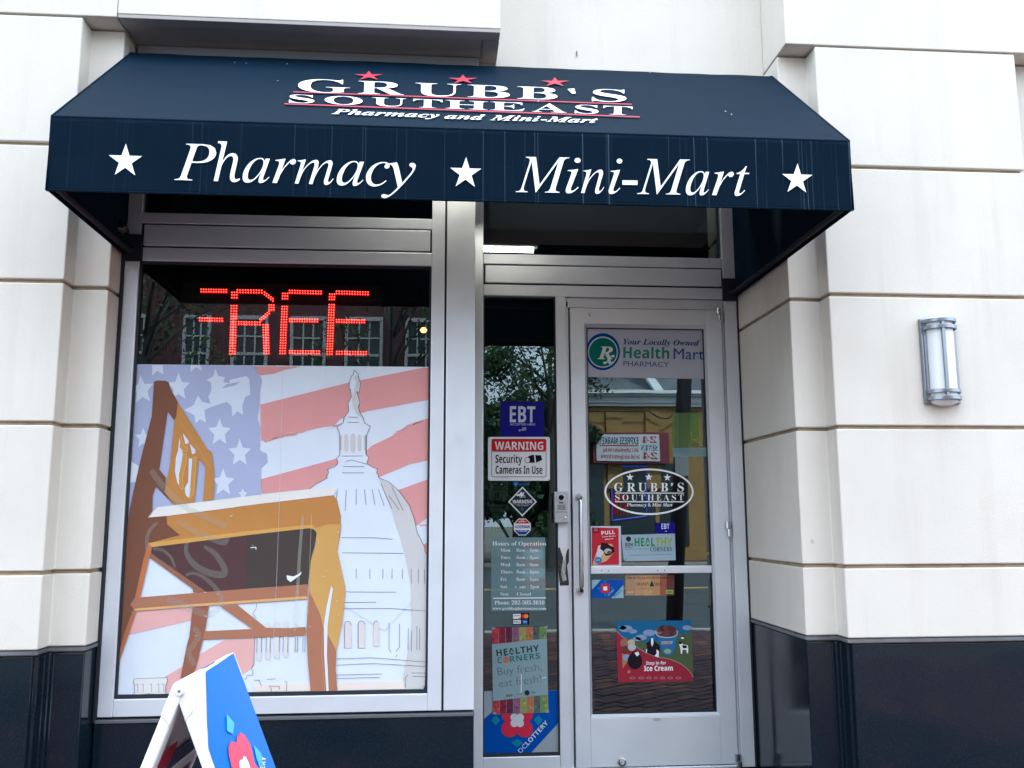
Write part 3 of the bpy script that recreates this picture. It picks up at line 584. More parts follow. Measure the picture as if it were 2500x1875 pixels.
for x0, x1 in ((830, 852), (870, 910), (930, 979), (1000, 1036), (1060, 1080)):
    c = B(((x0+x1)/2, 795))[0]; w = (x1-x0)/2*.2532
    p.poly([(c[0]+w*(1 if s > 0 else -1)*min(1, 1.0), c[1]) for s in ()] or [(c[0]+w*cos(t), c[1]-(14 if sin(t) > 0 else -14)-w*1.6*sin(t)) for t in [i*pi/8 for i in range(17)]], GR2, 3)
for x0, x1, y0, y1 in ((765, 818, 818, 1045), (880, 935, 815, 1045), (1010, 1053, 815, 1030)):
    q = D((x0, y1), (x0, y0+28), (x0+8, y0+6), ((x0+x1)/2, y0), (x1-8, y0+6), (x1, y0+28), (x1, y1)); p.poly(q, ink(222, 213, 214), 3); p.line(q[1:5] if x0 > 1000 else q[:6], 1, LNE, 4)
for x0, x1, y0, y1 in ((25, 60, 950, 1160), (100, 136, 820, 1150), (168, 215, 815, 1140), (250, 286, 805, 1130), (348, 368, 830, 1080)):
    p.poly(D((x0, y1-25), (x0, y0+20), ((x0+x1)/2, y0), (x1, y0+20), (x1, y1-20), ((x0+x1)/2, y1)), ink(216, 217, 217), 3)
for x in (27, 65, 105, 138, 215, 248, 287, 350, 368, 415, 432): p.line(D((x, 950), (x-3, 1080)), .9, LNE, 4)
for a in ([(910, 546), (1005, 547)], [(900, 598), (1012, 599)], [(850, 922), (1050, 920)], [(885, 975), (940, 958), (1090, 1000)], [(860, 1023), (1060, 1023)], [(850, 1083), (1062, 1083)], [(890, 1250), (880, 1450)], [(985, 1240), (985, 1390)], [(1065, 1240), (1080, 1390)], [(1140, 1240), (1165, 1390)], [(1200, 1240), (1255, 1400)], [(1225, 1190), (1330, 1430)], [(1300, 1300), (1400, 1440)], [(1330, 1220), (1440, 1450)], [(805, 1270), (790, 1350)], [(830, 720), (830, 900)], [(1078, 720), (1078, 900)]): p.line(B(*a), 1.0, LNE, 4)
for a in ([(740, 113), (1000, 113), (1170, 125)], [(745, 240), (1260, 245)], [(775, 570), (1200, 573)], [(760, 660), (1030, 657)], [(755, 712), (1150, 710), (1458, 732)], [(700, 1135), (1000, 1126), (1450, 1162)], [(700, 1188), (1000, 1174), (1450, 1200)], [(690, 1272), (1080, 1262)], [(1330, 1255), (1455, 1255)], [(1340, 1285), (1455, 1285)], [(700, 1300), (1060, 1292)], [(1140, 830), (1140, 1050), (1155, 1080)], [(1228, 840), (1228, 1040), (1200, 1070)], [(1303, 880), (1300, 1060)], [(1332, 900), (1328, 1070)], [(1375, 860), (1375, 1060)], [(1398, 880), (1398, 1060)], [(1297, 1272), (1277, 1300), (1277, 1380)], [(125, 1372), (145, 1365), (215, 1368), (213, 1395)], [(143, 1375), (150, 1440)], [(0, 1315), (45, 1315), (62, 1365)], [(262, 1328), (277, 1328), (275, 1405)], [(110, 1308), (180, 1303)], [(1205, 1100), (1198, 1120)]): p.line(D(*a), 1.0, LNE, 4)
for x in (862, 978, 1088, 1165, 1252, 1327, 1387, 1438): p.line(D((x, 375), (x, 460+(40 if x > 1300 else 0))), 1, LNE, 4)
p.line(dome, 1.1, LNE, 4)
p.line(C((1345, 725), (1340, 770), (1310, 820), (1335, 862)), .9, LNE, 4); p.line(C((1328, 1040), (1318, 1290), (1292, 1330), (1310, 1345), (1308, 1388), (1258, 1390), (1240, 1430)), .9, LNE, 4)
p.poly(D((0, 1352), (1250, 1325), (1285, 1392), (0, 1410)), ink(235, 222, 216), 3); p.poly(D((0, 1412), (1400, 1388), (1402, 1408), (0, 1446)), ink(186, 212, 196), 3)
hs = C((218, 1568), (222, 1480), (208, 1450), (222, 1420), (520, 1410), (522, 1450), (508, 1480), (505, 1562)); p.poly(hs, ink(226, 226, 224), 3); p.line(hs, .9, LNE, 4); p.poly(C((180, 1603), (218, 1572), (350, 1555), (500, 1570), (530, 1592)), ink(140, 170, 140), 4)
for x in (250, 300, 378, 444, 490): p.line(C((x-20, 1472), (x, 1470), (x, 1545)), .8, LNE, 4)
p.build('domed_building', po)
# chair
p = Print(WP, .0015)
p.poly(A((497, 205), (530, 193), (610, 195), (640, 212), (652, 262), (728, 405), (712, 545), (693, 578), (628, 490), (548, 1050), (612, 1130), (600, 1265), (690, 1390), (515, 1215), (485, 1300), (480, 1455), (440, 1515), (620, 1500))+C((660, 60), (640, 100), (345, 172), (300, 330), (225, 676), (480, 655), (480, 700), (400, 765), (210, 780), (165, 900), (60, 1330), (58, 1250), (70, 900), (100, 500), (145, 30))+A((300, 1260), (370, 950), (475, 540), (485, 400)), BR1, 5)
p.poly(A((728, 405), (1010, 855), (1045, 875), (1058, 910), (1075, 1050), (1080, 1200), (1070, 1342), (970, 1358), (995, 1032), (930, 945), (888, 1366), (692, 1390), (600, 1268), (625, 1138), (652, 1000), (693, 578), (712, 545)), BR2, 5.5)
p.line(A((740, 580), (880, 780), (1045, 1040)), .7, LT, 6)
for q in (((742, 745), (765, 850), (775, 905), (768, 960), (738, 1110), (745, 1215), (722, 1180), (700, 1070), (708, 940), (732, 860)), ((775, 700), (830, 770), (832, 800), (800, 808)), ((843, 803), (895, 860), (898, 892), (865, 906)), ((833, 945), (868, 945), (842, 1290), (830, 1330), (800, 1290), (795, 1232), (828, 1170))):
    p.poly(A(*q), PS, 6)
for q in (((775, 908), (815, 900), (806, 990), (772, 1130), (782, 1230), (765, 1243), (738, 1212), (740, 1120)), ((872, 938), (906, 930), (880, 1290), (842, 1325), (850, 1230)), ((755, 722), (790, 830), (822, 842), (818, 880), (790, 885), (745, 840))):
    p.poly(A(*q), ink(204, 146, 76), 6.5); p.line(A(*q), .7, ink(240, 205, 150), 7)
p.poly(A((440, 1515), (530, 1415), (1778, 1265))+B((760, 1215), (805, 1235), (765, 1300), (0, 1390))+A((1100, 1440), (620, 1500)), CRM, 7)
p.poly(A((620, 1500), (1100, 1440))+B((0, 1390), (765, 1300), (800, 1340), (838, 1500), (835, 1659))+D((738, 0), (705, 230), (770, 520), (772, 600), (740, 850), (695, 1070), (580, 850), (560, 760), (465, 560), (480, 300), (518, 180), (528, 80), (470, 32), (0, 85))+C((380, 210), (345, 175), (640, 100), (520, 0)), BR2, 5.2)
p.poly(D((620, 0), (738, 0), (705, 230), (770, 520), (772, 600), (740, 850), (695, 1070), (580, 850), (560, 760), (465, 560), (480, 300), (518, 180), (528, 80), (490, 40)), BR3, 5.8)
p.poly(C((345, 172), (1319, 57))+D((440, 5), (500, 5), (530, 50), (528, 80), (470, 32), (0, 85))+C((380, 210),), ink(214, 164, 90), 6)
p.poly(C((380, 210), (1250, 102), (1240, 592), (870, 620), (375, 262)), DK1, 6.5)
p.poly(C((1250, 102),)+D((0, 86), (470, 34), (500, 40), (525, 62), (528, 85), (512, 180), (480, 300), (458, 505), (0, 536))+C((1240, 592),), DK2, 6.5)
p.poly(C((370, 265), (880, 622), (760, 627), (757, 592), (360, 303)), ink(150, 104, 84), 7)
p.poly(C((345, 175), (382, 210), (370, 262), (355, 305), (275, 666), (222, 680), (300, 330)), ink(190, 118, 82), 7)
p.poly(C((220, 678), (880, 622), (1621, 567))+D((457, 505), (450, 606), (0, 637))+C((760, 735), (210, 775), (180, 740)), BR4, 6.8)
p.poly(C((210, 776), (760, 735), (1621, 674))+D((450, 606), (450, 630), (0, 660))+C((760, 757), (235, 798)), LT, 6.9)
p.poly(C((205, 790), (235, 797), (160, 1030), (60, 1325), (64, 1235), (128, 1000)), ink(178, 112, 80), 7)
p.poly(C((755, 762), (905, 752), (870, 980), (850, 1062), (780, 1330), (770, 1360), (642, 1420), (700, 1120), (725, 1030), (745, 850)), ink(152, 100, 80), 6.2)
p.poly(C((1005, 750), (1165, 740), (1430, 952), (1621, 955))+D((436, 866), (434, 936))+C((1621, 1030), (845, 1060), (868, 984), (1305, 962)), BR4, 6.3)
p.poly(D((465, 560), (560, 760), (580, 860), (695, 1075), (690, 1230), (706, 1428), (480, 1436), (455, 1150), (445, 900), (452, 700)), BR4, 6.4)
p.poly(D((652, 520), (666, 545), (640, 720), (622, 850), (616, 1100), (632, 1425), (612, 1428), (592, 1100), (590, 850), (612, 700)), PW, 7)
p.line(D((735, 0), (690, 250), (650, 480)), .6, LT, 7); p.line(D((585, 860), (572, 1100), (600, 1420)), .6, LT, 7)
for i in range(56):
    y = -80+i*15; x = 486-30*((y+80)/800); p.oval(D((x, y))[0], .9, .9, ink(240, 225, 190), 8, 6)
p.build('giant_chair', po)
FILM = thin('pale_ghost_lettering', (1, 1, 1), (.45, .50, .45), .15)
p = Print(WP, .0105)
def cat(pts, n=5):
    out = []
    for i in range(len(pts)-1):
        a = pts[max(i-1, 0)]; b = pts[i]; c = pts[i+1]; d = pts[min(i+2, len(pts)-1)]
        for k in range(n):
            t = k/n; out.append(tuple(.5*((2*b[j])+(-a[j]+c[j])*t+(2*a[j]-5*b[j]+4*c[j]-d[j])*t*t+(-a[j]+3*b[j]-3*c[j]+d[j])*t**3) for j in (0, 1)))
    return out+[pts[-1]]
Print(WP, .0105).ribbon(cat(C((700, 165), (700, 270), (780, 380), (920, 450), (1040, 460), (1040, 390), (960, 270), (860, 205))), [5+9*sin(i/35*pi)+3 for i in range(36)], FILM, 0).build('ghost_script', po)
Print(WP, .0105).ribbon(cat(C((690, 470), (760, 450), (860, 490), (970, 590), (1020, 690), (990, 770), (880, 830), (700, 760), (520, 690))), [6+14*(i/40) for i in range(41)], FILM, .3).build('ghost_script', po)
Print(WP, .0105).ribbon(cat(C((430, -20), (360, 60), (330, 150), (340, 240))), 9, FILM, 0).build('ghost_script', po)
Print(WP, .0105).ribbon(cat(C((390, 225), (480, 240), (560, 310), (590, 400))), 7, FILM, .3).build('ghost_script', po)
Print(WP, .0105).ribbon(cat(C((620, -30), (760, 60), (880, 110), (1040, 170), (1070, 110))), [14]*21, FILM, .6).build('ghost_script', po)
Print(WP, .0105).ribbon(cat(C((760, 950), (810, 1020), (760, 1120), (720, 1180), (770, 1300))), 13, FILM, .3).build('ghost_script', po)
Print(WP, .0105).ribbon(cat(A((470, 1060), (560, 1180), (700, 1330), (860, 1450), (1100, 1560), (1200, 1600))), 15, FILM, .9).build('ghost_script', po)

p = Print(WP, .0112); p.line([(690, 905), (683, 1200), (676, 1400), (668, 1560)], .7, ink(205, 205, 210), -.4); p.ribbon(D((412, -70), (385, 250), (368, 560), (345, 900)), [7, 8, 8, 7], thin('painted_pole_reflection', (1, 1, 1), (.6, .62, .5), .22), -.6); SC = mat('scratch_white', (.75, .78, .8), .5)  # pale ribbon paints the pole's reflection; the thin line is a seam
p.poly(D((275, 430), (330, 440), (370, 425), (402, 398), (395, 425), (345, 462), (308, 488), (280, 465)), SC, 0); p.line(C((1290, 215), (1338, 212), (1338, 232)), 2, SC, 0)
for _ in range(26):
    x, y = random.uniform(430, 1030), random.uniform(1260, 1560); p.line([(x, y), (x+random.uniform(-4, 7), y+random.uniform(-3, 3))], random.uniform(.5, 1.1), SC, 0)
p.build('scratch_and_reflection', po)['kind'] = 'stuff'
# ------------------------------------------------------------------ LED message sign inside the window
led = thing('led_message_sign', at(620, 880, .12), 'lit red dot-matrix sign reading FREE inside the display window', 'sign')
LR = mat('lit_red_led', (.6, .02, .02), .4, emit=(1.0, .004, .015), es=2.0); LO = mat('lit_led_core', (.8, .2, .05), .4, emit=(1.0, .16, .06), es=2.6)
LY = .09
Z6 = zm(250, 460, .4521)
c0 = at(445, 690, LY+.03); c1 = at(930, 882, LY+.03)
MB().box(c0.x, c1.x, LY+.012, LY+.07, c1.z, c0.z, mat('black_sign_case', (.004, .004, .008), .5)).build('housing', led, bevel=.004)
dots = []
def rows(x0, y0, x1, y1, w, horiz=True, n=3, step=14.2, skip=None):
    Ln = hypot(x1-x0, y1-y0); k = max(1, int(round(Ln/step)))
    for i in range(k+1):
        for j in range(n):
            o_ = (j-(n-1)/2)*w
            x = x0+(x1-x0)*i/k; y = y0+(y1-y0)*i/k
            if horiz: y += o_
            else: x += o_
            if skip and skip[0] < y < skip[1]: continue
            dots.append((x, y))
SK = (602, 622)
rows(532, 550, 668, 552, 13, True, 2); rows(524, 706, 645, 708, 13, True, 2)
rows(712, 560, 700, 892, 13.5, False, 3, skip=SK); rows(728, 553, 860, 556, 13, True, 2); rows(875, 565, 920, 600, 13, True, 2); rows(912, 628, 912, 655, 12, False, 3); rows(900, 668, 850, 712, 13, True, 2); rows(735, 725, 850, 728, 13, True, 2); rows(880, 735, 885, 890, 13, False, 3)
for dx, dy, s in ((970, 562, 1), (1224, 566, 1.0)):
    rows(dx+16, dy+4, dx+2, dy+328, 13, False, 3, skip=(SK[0]+2, SK[1]+2)); rows(dx+40, dy-6, dx+210, dy-1, 13, True, 2); rows(dx+40, dy+148, dx+190, dy+150, 13, True, 2); rows(dx+40, dy+320, dx+200, dy+322, 13, True, 2)
dm = MB()
for x, y in dots:
    q = at(*Z6((x, y))[0], LY); r_ = .0055; n = 8
    vs = [(q.x+r_*cos(2*pi*i/n), LY+.011, q.z+r_*sin(2*pi*i/n)) for i in range(n)]+[(q.x+r_*.8*cos(2*pi*i/n), LY+.004, q.z+r_*.8*sin(2*pi*i/n)) for i in range(n)]
    dm.add(vs, [(i, (i+1) % n, n+(i+1) % n, n+i) for i in range(n)]+[tuple(range(n, 2*n))], LR)
    r2 = .0028; dm.add([(q.x+r2*cos(2*pi*i/6), LY+.002, q.z+r2*sin(2*pi*i/6)) for i in range(6)], [(0, 1, 2, 3, 4, 5)], LO)
o = dm.build('led_dot', led); o['kind'] = 'stuff'
# warm lamp inside
q = at(1034, 806, .8)
il = thing('pendant_lamp', (q.x, .8, q.z), 'small glowing warm lamp seen in the display window beside the mullion', 'lamp')
MB().tube([(q.x, .8, q.z-.016), (q.x, .8, q.z), (q.x, .8, q.z+.016)], [.012, .024, .012], mat('lit_warm_bulb', (1, .7, .4), .4, emit=(1, .42, .12), es=3), 12).build('bulb', il, smooth=True)
MB().tube([(q.x, .8, q.z+.02), (q.x, .8, 2.6)], .002, GASK, 5).build('cord', il)

# ------------------------------------------------------------------ decals on the sidelight
SPn = Plane((0, yd+.028, 0), (0, -1, 0))
E_ = zm(1140, 680, .3014); F = zm(1140, 1120, .2291); G = zm(1140, 1480, .2381)
BLU = ink(22, 18, 135); CYT = ink(205, 214, 240); INK = ink(18, 22, 38); WT = ink(238, 240, 246)
def sticker(name, label, cat_, group=None):
    class K: pass
    k = K(); k.args = (name, label, cat_, group); return k
def decal(name, label, cat_, draw, pl=SPn, lift=.001, group=None):
    """draw(sheet print, detail print); first is the sheet, second the lettering or emblem"""
    a = Print(pl, lift); b = Print(pl, lift+.0012); draw(a, b)
    o = a.build(name); tag(o, label, cat_, group)
    if b.v:
        c = b.build('lettering', o)
    return o
def d_ebt(a, b):
    a.poly(E_((270, 995), (625, 998), (627, 1282), (270, 1280)), BLU, 0)
    b.text('EBT', 'b', *E_((347, 1164), (553, 1165)), 39, CYT); b.text('ACCEPTED HERE', '', *E_((348, 1189), (552, 1190)), 5, CYT); b.text('go', 's', *E_((420, 1233), (446, 1233)), 4.5, CYT); b.text('EBT', 'b', *E_((448, 1231), (481, 1231)), 7, CYT)
decal('ebt_sticker', 'square royal blue EBT sticker above the white warning sign', 'sticker', d_ebt, group='EBT stickers')
def rrect(x0, y0, x1, y1, r, z, n=5, dx=0):
    pts = []
    for cx, cy, a in ((x1-r, y0+r, -90), (x1-r, y1-r, 0), (x0+r, y1-r, 90), (x0+r, y0+r, 180)):
        for i in range(n+1): t = radians(a+90*i/n); pts.append((cx+r*cos(t), cy+r*sin(t)))
    return z(*pts)
wsn = thing('warning_sign', at(1267, 1172, yd), 'white and red metal sign warning of security cameras, on the sidelight glass', 'sign')
p = Print(SPn, .006); q = rrect(171, 1283, 672, 1638, 16, E_)
pts = [SPn.hit(x, y, .012) for x, y in q]; MB().solid(pts, (0, .006, 0), WT).build('plate', wsn)
p = Print(SPn, .013); p.poly(rrect(199, 1299, 643, 1608, 14, E_), INK, 0); p.poly(rrect(203, 1303, 639, 1604, 12, E_), WT, 1); p.poly(rrect(203, 1303, 639, 1398, 10, E_), ink(214, 30, 38), 2); p.line(E_((203, 1401), (639, 1401)), .9, INK, 2)
p.build('border', wsn)
p = Print(SPn, .013); p.text('WARNING', 'b', *E_((226, 1386), (618, 1388)), 19.5, WT, 4); p.text('Security', 'b', *E_((231, 1493), (446, 1495)), 19.5, INK, 3, -.004); p.text('Cameras In Use', 'b', *E_((232, 1581), (611, 1583)), 19.5, INK, 3, -.004)
p.build('lettering', wsn)
p = Print(SPn, .013); p.poly(E_((497, 1440), (530, 1428), (600, 1432), (610, 1470), (560, 1492), (505, 1492), (485, 1480)), INK, 3); p.poly(E_((544, 1432), (553, 1430), (560, 1490), (550, 1492)), WT, 4); p.oval(E_((490, 1470))[0], 6.8, 7.2, INK, 4, 20); p.oval(E_((490, 1470))[0], 5.6, 6.1, WT, 5, 20); p.build('camera_symbol', wsn)
p = Print(SPn, .013)
for x, y in ((182, 1293), (661, 1296), (183, 1626), (661, 1629)): p.oval(E_((x, y))[0], 1, 1, ink(130, 130, 140), 1, 10)
p.line(E_((225, 1615), (340, 1616)), .7, ink(170, 175, 185), 1); p.line(E_((597, 1616), (622, 1616)), .8, ink(150, 150, 160), 1); p.build('rivet', wsn)
def d_shield(a, b):
    a.poly(F((495, 255), (518, 242), (545, 255), (542, 278), (518, 300), (498, 278)), ink(50, 120, 180), 0)
    for y in (268, 282): b.text('Security Alliance', 'b', *F((548, y), (668, y-2)), 2.2, ink(60, 120, 190))
    b.text('✓', '', *F((507, 284), (530, 284)), 5, ink(170, 210, 230))
decal('shield_sticker', 'tiny blue shield sticker with small print under the warning sign', 'sticker', d_shield)
def d_dia(a, b):
    a.poly(F((592, 296), (745, 458), (590, 614), (438, 458)), ink(222, 230, 236), 0); a.poly(F((592, 316), (727, 458), (590, 595), (457, 458)), ink(28, 50, 62), 1)
    b.text('WARNING', 'b', *F((485, 473), (696, 471)), 8.0, WT, 2); b.text('Premises Under 24 Hour', '', *F((505, 487), (676, 486)), 2.4, WT, 2); b.text('Video Surveillance', '', *F((530, 504), (655, 503)), 2.6, WT, 2)
    b.poly(F((525, 385), (565, 372), (578, 348), (590, 365), (615, 355), (600, 382), (622, 392), (590, 394), (583, 410), (570, 395), (535, 398)), WT, 2); b.text('QUPU', 'b', *F((560, 414), (622, 412)), 2.6, WT, 3); b.line(F((590, 520), (602, 535), (590, 550), (578, 535), (590, 520)), .7, ink(120, 140, 150), 2)
decal('diamond_sticker', 'dark green diamond warning sticker with white border and star burst', 'sticker', d_dia)
def d_oct(a, b):
    def oc(r): return [(590+r*cos(radians(22.5+45*i)), 727+r*sin(radians(22.5+45*i))) for i in range(8)]
    a.poly(F(*oc(97)), WT, 0); o8 = oc(89)
    a.poly(F((508, 690), (555, 645), (626, 645), (672, 690)), ink(200, 40, 60), 1); a.poly(F((508, 760), (672, 760), (626, 809), (555, 809)), ink(30, 70, 150), 1)
    b.text('ACKERMAN', 'b', *F((512, 741), (670, 741)), 7.6, ink(25, 60, 140)); b.text('TOTAL', 'b', *F((570, 660), (610, 660)), 2.2, WT); b.text('SECURITY', 'b', *F((550, 677), (632, 677)), 2.8, WT); b.text('1-800-000', 'b', *F((542, 776), (640, 776)), 2.6, WT)
decal('octagon_sticker', 'red, white and blue octagonal alarm company sticker above the hours', 'sticker', d_oct)
# hours decal
FROST = thin('frosted_vinyl', (.9, .95, .97), (.25, .45, .50), .5)
def d_hours(a, b):
    a.poly(F((258, 838), (834, 838), (835, 1618), (258, 1622)), FROST, 0)
    HW = mat('white_cut_vinyl', (.82, .86, .88), .5)
    b.text('Hours of Operation', 's', *F((272, 925), (845, 925)), 10, HW, wt=-.006)
    for dname, x1, y, hrs, h0, h1 in (('Mon.', 470, 990, '8am - 6pm', 528, 763), ('Tues.', 470, 1068, '8am - 6pm', 528, 763), ('Wed.', 470, 1145, '8am - 6pm', 528, 763), ('Thurs', 485, 1222, '8am - 6pm', 528, 765), ('Fri.', 428, 1300, '8am - 6pm', 528, 765), ('Sat.', 437, 1380, 'am - 3pm', 560, 768), ('Sun.', 452, 1458, 'Closed', 532, 683)):
        b.text(dname, 's', *F((357, y), (x1, y)), 7.8, HW, wt=-.008); b.text(hrs, 's', *F((h0, y), (h1, y)), 7.8, HW, wt=-.008)
    b.line(F((508, 1366), (526, 1366)), .9, HW, 1); b.line(F((523, 1352), (523, 1380)), .9, HW, 1.2)
    b.line(F((283, 1487), (838, 1483)), 2.6, HW, 1)
    b.text('Phone: 202-503-3610', 's', *F((295, 1553), (825, 1553)), 9.4, HW, wt=-.004); b.text('www.grubbspharmacyse.com', 's', *F((275, 1608), (845, 1608)), 6.4, HW, wt=.0)
decal('opening_hours_decal', 'white opening hours lettering on a frosted square low on the sidelight', 'decal', d_hours)
def d_cards(a, b):
    a.poly(G((468, 70), (638, 70), (638, 190), (468, 190)), INK, 0); a.poly(G((472, 78), (552, 78), (552, 130), (472, 130)), WT, 1); a.poly(G((520, 130), (552, 112), (552, 130)), ink(235, 130, 60), 2)
    a.oval(G((582, 103))[0], 5.2, 5.4, ink(225, 50, 60), 1, 20); a.oval(G((608, 103))[0], 5.2, 5.4, ink(240, 150, 70), 2, 20); a.poly(G((475, 141), (552, 141), (552, 181), (475, 181)), WT, 1); a.poly(G((571, 137), (620, 137), (620, 185), (571, 185)), ink(30, 100, 180), 1)
    b.text('VISA', 'sbi', *G((482, 172), (545, 172)), 5.2, ink(25, 40, 110), 2); b.text('DISCOVER', 'b', *G((482, 102), (545, 102)), 2.2, INK, 2); b.text('AMEX', 'b', *G((576, 166), (616, 166)), 2.6, WT, 2)
decal('payment_card_sticker', 'little black sticker showing four payment card logos', 'sticker', d_cards)
def lobes(b, c, r, d, m, layer, sx=1, sy=1):
    for k, (i, j) in enumerate(((-1, -1), (1, -1), (-1, 1), (1, 1))): b.oval((c[0]+i*d*sx, c[1]+j*d*sy), r*sx, r*sy, m, layer+k*.12, 24)
    b.oval(c, d*.95*sx, d*.95*sy, m, layer+.6, 16)
LB = ink(0, 74, 160); LRD = ink(196, 45, 72)
def d_lot(a, b):
    ink = lambda r, g, b_: ink0(r, g, b_, .68, .3)  # inks darkened to stand in for tinted glass over the poster
    a.poly(G((146, 872), (936, 862), (938, 1522), (142, 1535)), ink(165, 178, 188), 0)
    a.poly(G((145, 1180), (270, 1075), (300, 872), (936, 864), (937, 1195), (925, 1212), (640, 1522), (143, 1533)), LB, 1)
    c = G((515, 1183))[0]; lobes(b, c, 20.5, 18, LRD, 1); lobes(b, G((515, 1170))[0], 9.3, 7.2, ink(216, 224, 232), 2.2)
    for x, y, sx in ((295, 1168, 1), (732, 1166, 1), (514, 1400, 1.35)): b.poly(G((x-46*sx, y), (x, y-52/sx), (x+46*sx, y), (x, y+58/sx)), ink(20, 140, 180), 2)
    b.text('DC', 'l', *G((553, 1510), (622, 1436)), 11, ink(205, 222, 238), 2); b.text('LOTTERY', 'b', *G((627, 1430), (838, 1200)), 11, ink(215, 230, 242), 2)
decal('lottery_poster', 'blue lottery poster with red four-lobed flower at foot of the sidelight', 'poster', d_lot)
HC = [(190, 70, 85), (150, 50, 70), (110, 50, 80), (150, 105, 130), (165, 170, 105), (200, 130, 90), (95, 115, 110), (130, 160, 95)]
def d_hc(a, b):
    ink = lambda r, g, b_: ink0(r, g, b_, .68, .3)  # dimming by tinted glass is put into these print colours
    a.poly(G((256, 222), (815, 205), (836, 1090), (268, 1110)), ink(140, 165, 172), 0)
    random.seed(3)
    for k in range(8):
        for (ya, yb, yc, yd_) in ((222, 205, 388, 335), (972, 908, 1106, 1088)):
            x0 = 258+k*70+(10 if ya > 900 else 0); x1 = x0+65
            f0, f1 = k/8, (k+.93)/8; q = lambda y0, y1, f: y0+(y1-y0)*f
            a.poly(G((x0, q(ya, yb, f0)), (x1, q(ya, yb, f1)), (x1, q(yc, yd_, f1)), (x0, q(yc, yd_, f0))), ink(*HC[k]), 1)
            for _ in range(7):
                x = random.uniform(x0+9, x1-9); y = random.uniform(q(ya, yb, f0)+18, q(yc, yd_, f0)-18); s_ = random.uniform(.7, 1.3); c_ = HC[k]
                b.oval(G((x, y))[0], 2.9*s_, 3.2*s_, ink(*[min(255, int(v*random.uniform(.7, 1.35))) for v in c_]), random.uniform(.4, .9), 10)
    a.poly(G((257, 394), (820, 330), (832, 905), (267, 972)), ink(152, 182, 192), 2)
    T1, T2 = ink(44, 84, 90), ink(50, 130, 120)
    b.text('HEALTHY', 'b', *G((306, 512), (742, 462)), 15.5, T1, 2, .01, 1.1); b.text('C', 'b', *G((316, 587), (362, 582)), 14.5, T2, 2); b.text('RNERS', 'b', *G((443, 573), (750, 536)), 14.5, T2, 2, 0, 1.1)
    b.oval(G((402, 550))[0], 7.6, 8, ink(205, 130, 105), 2, 20); b.poly(G((385, 510), (400, 495), (415, 512)), T2, 2)
    b.text('Buy fresh,', 'l', *G((320, 710), (768, 658)), 19, ink(95, 118, 130), 2, -.018); b.text('eat fresh!', 'l', *G((332, 832), (762, 780)), 19, ink(95, 118, 130), 2, -.018)
    b.poly(G((556, 690), (562, 700), (560, 880), (552, 890)), WT, 3); b.poly(G((768, 735), (810, 725), (812, 731), (770, 741)), WT, 3)
    for q_ in ((262, 225), (800, 212), (272, 1095), (815, 1078)): b.poly(G((q_[0]-8, q_[1]-8), (q_[0]+26, q_[1]-12), (q_[0]+28, q_[1]+12), (q_[0]-6, q_[1]+16)), thin('clear_tape', (.95, .95, .9), (.6, .65, .66), .35, .15), 3)
    b.text('DOH', 'b', *G((405, 930), (466, 924)), 5.4, INK, 2); b.oval(G((616, 888))[0], 6.3, 6.5, ink(40, 60, 70), 2, 20); b.line(G((500, 905), (580, 897)), .7, ink(90, 110, 120), 2); b.text('GOV', 'b', *G((668, 892), (700, 889)), 4, ink(60, 80, 90), 2)
decal('healthy_corners_poster', 'tall grey healthy corners poster edged with strips of fruit and vegetables', 'poster', d_hc, lift=.006)
# three dim notices inside the sidelight
NPl = Plane((0, yd+.20, 0), (0, -1, 0))
def note(name, label, quad, c, lines):
    a = Print(NPl, 0); a.poly(F(*quad), ink(*c), 0); o = tag(a.build(name), label, 'notice', 'notices behind the sidelight'); b = Print(NPl, .001)
    for t, x0, x1, y, h in lines: b.text(t, 'b', *F((x0, y), (x1, y)), h, ink(30, 50, 55))
    b.build('lettering', o)
note('paper_notice', 'pale customer notice with picture hanging inside behind the warning sign', ((246, 245), (436, 240), (436, 440), (246, 444)), (150, 165, 150), (('NO REFILLS', 262, 415, 270, 5), ('SNAP EBT', 280, 395, 302, 6), ('Customers', 272, 405, 334, 5), ('JE', 290, 345, 415, 12)))
note('paper_notice', 'short pale notice hanging inside between two taller ones', ((248, 485), (436, 487), (434, 570), (248, 566)), (140, 160, 145), (('OPEN LIFT', 262, 420, 530, 5),))
note('paper_notice', 'green foam free notice hanging inside beside the octagonal sticker', ((272, 574), (420, 570), (422, 834), (276, 836)), (90, 175, 140), (('FOAM', 290, 405, 665, 7), ('FREE', 288, 402, 725, 9), ('DC', 298, 398, 785, 12)))
# ------------------------------------------------------------------ intercom, torn tape
b0 = at(1353, 1200, yd-.06); b1 = at(1390, 1277, yd-.06)
ic = thing('door_intercom', (b0.x, yd, b1.z), 'silver door intercom with camera lens, speaker holes and call button', 'intercom')
MB().box(b0.x, b1.x, yd-.06, yd-.001, b1.z, b0.z, mat('silver_plastic', (.42, .45, .48), .35, .5)).build('case', ic, bevel=.006)
bx = zm(1330, 1180, .1688); IP = yplane(yd-.06)
def cyl(c, r, d, m, name, nn=24):
    q = IP.hit(*bx(c)[0]); rr = r*.1688/FOC*4.95; return MB().tube([(q.x, yd-.0595, q.z), (q.x, yd-.0605-d, q.z)], [rr, rr*.94], m, nn).build(name, ic)
cyl((237, 205), 75, .004, mat('silver_ring', (.5, .53, .56), .3, .6), 'lens_ring'); cyl((237, 205), 45, .010, mat('black_lens', (.004, .005, .01), .08), 'lens'); cyl((297, 492), 28, .006, STEEL, 'call_button'); cyl((297, 492), 17, .009, WHITE, 'button_face')
p = Print(IP, .001)
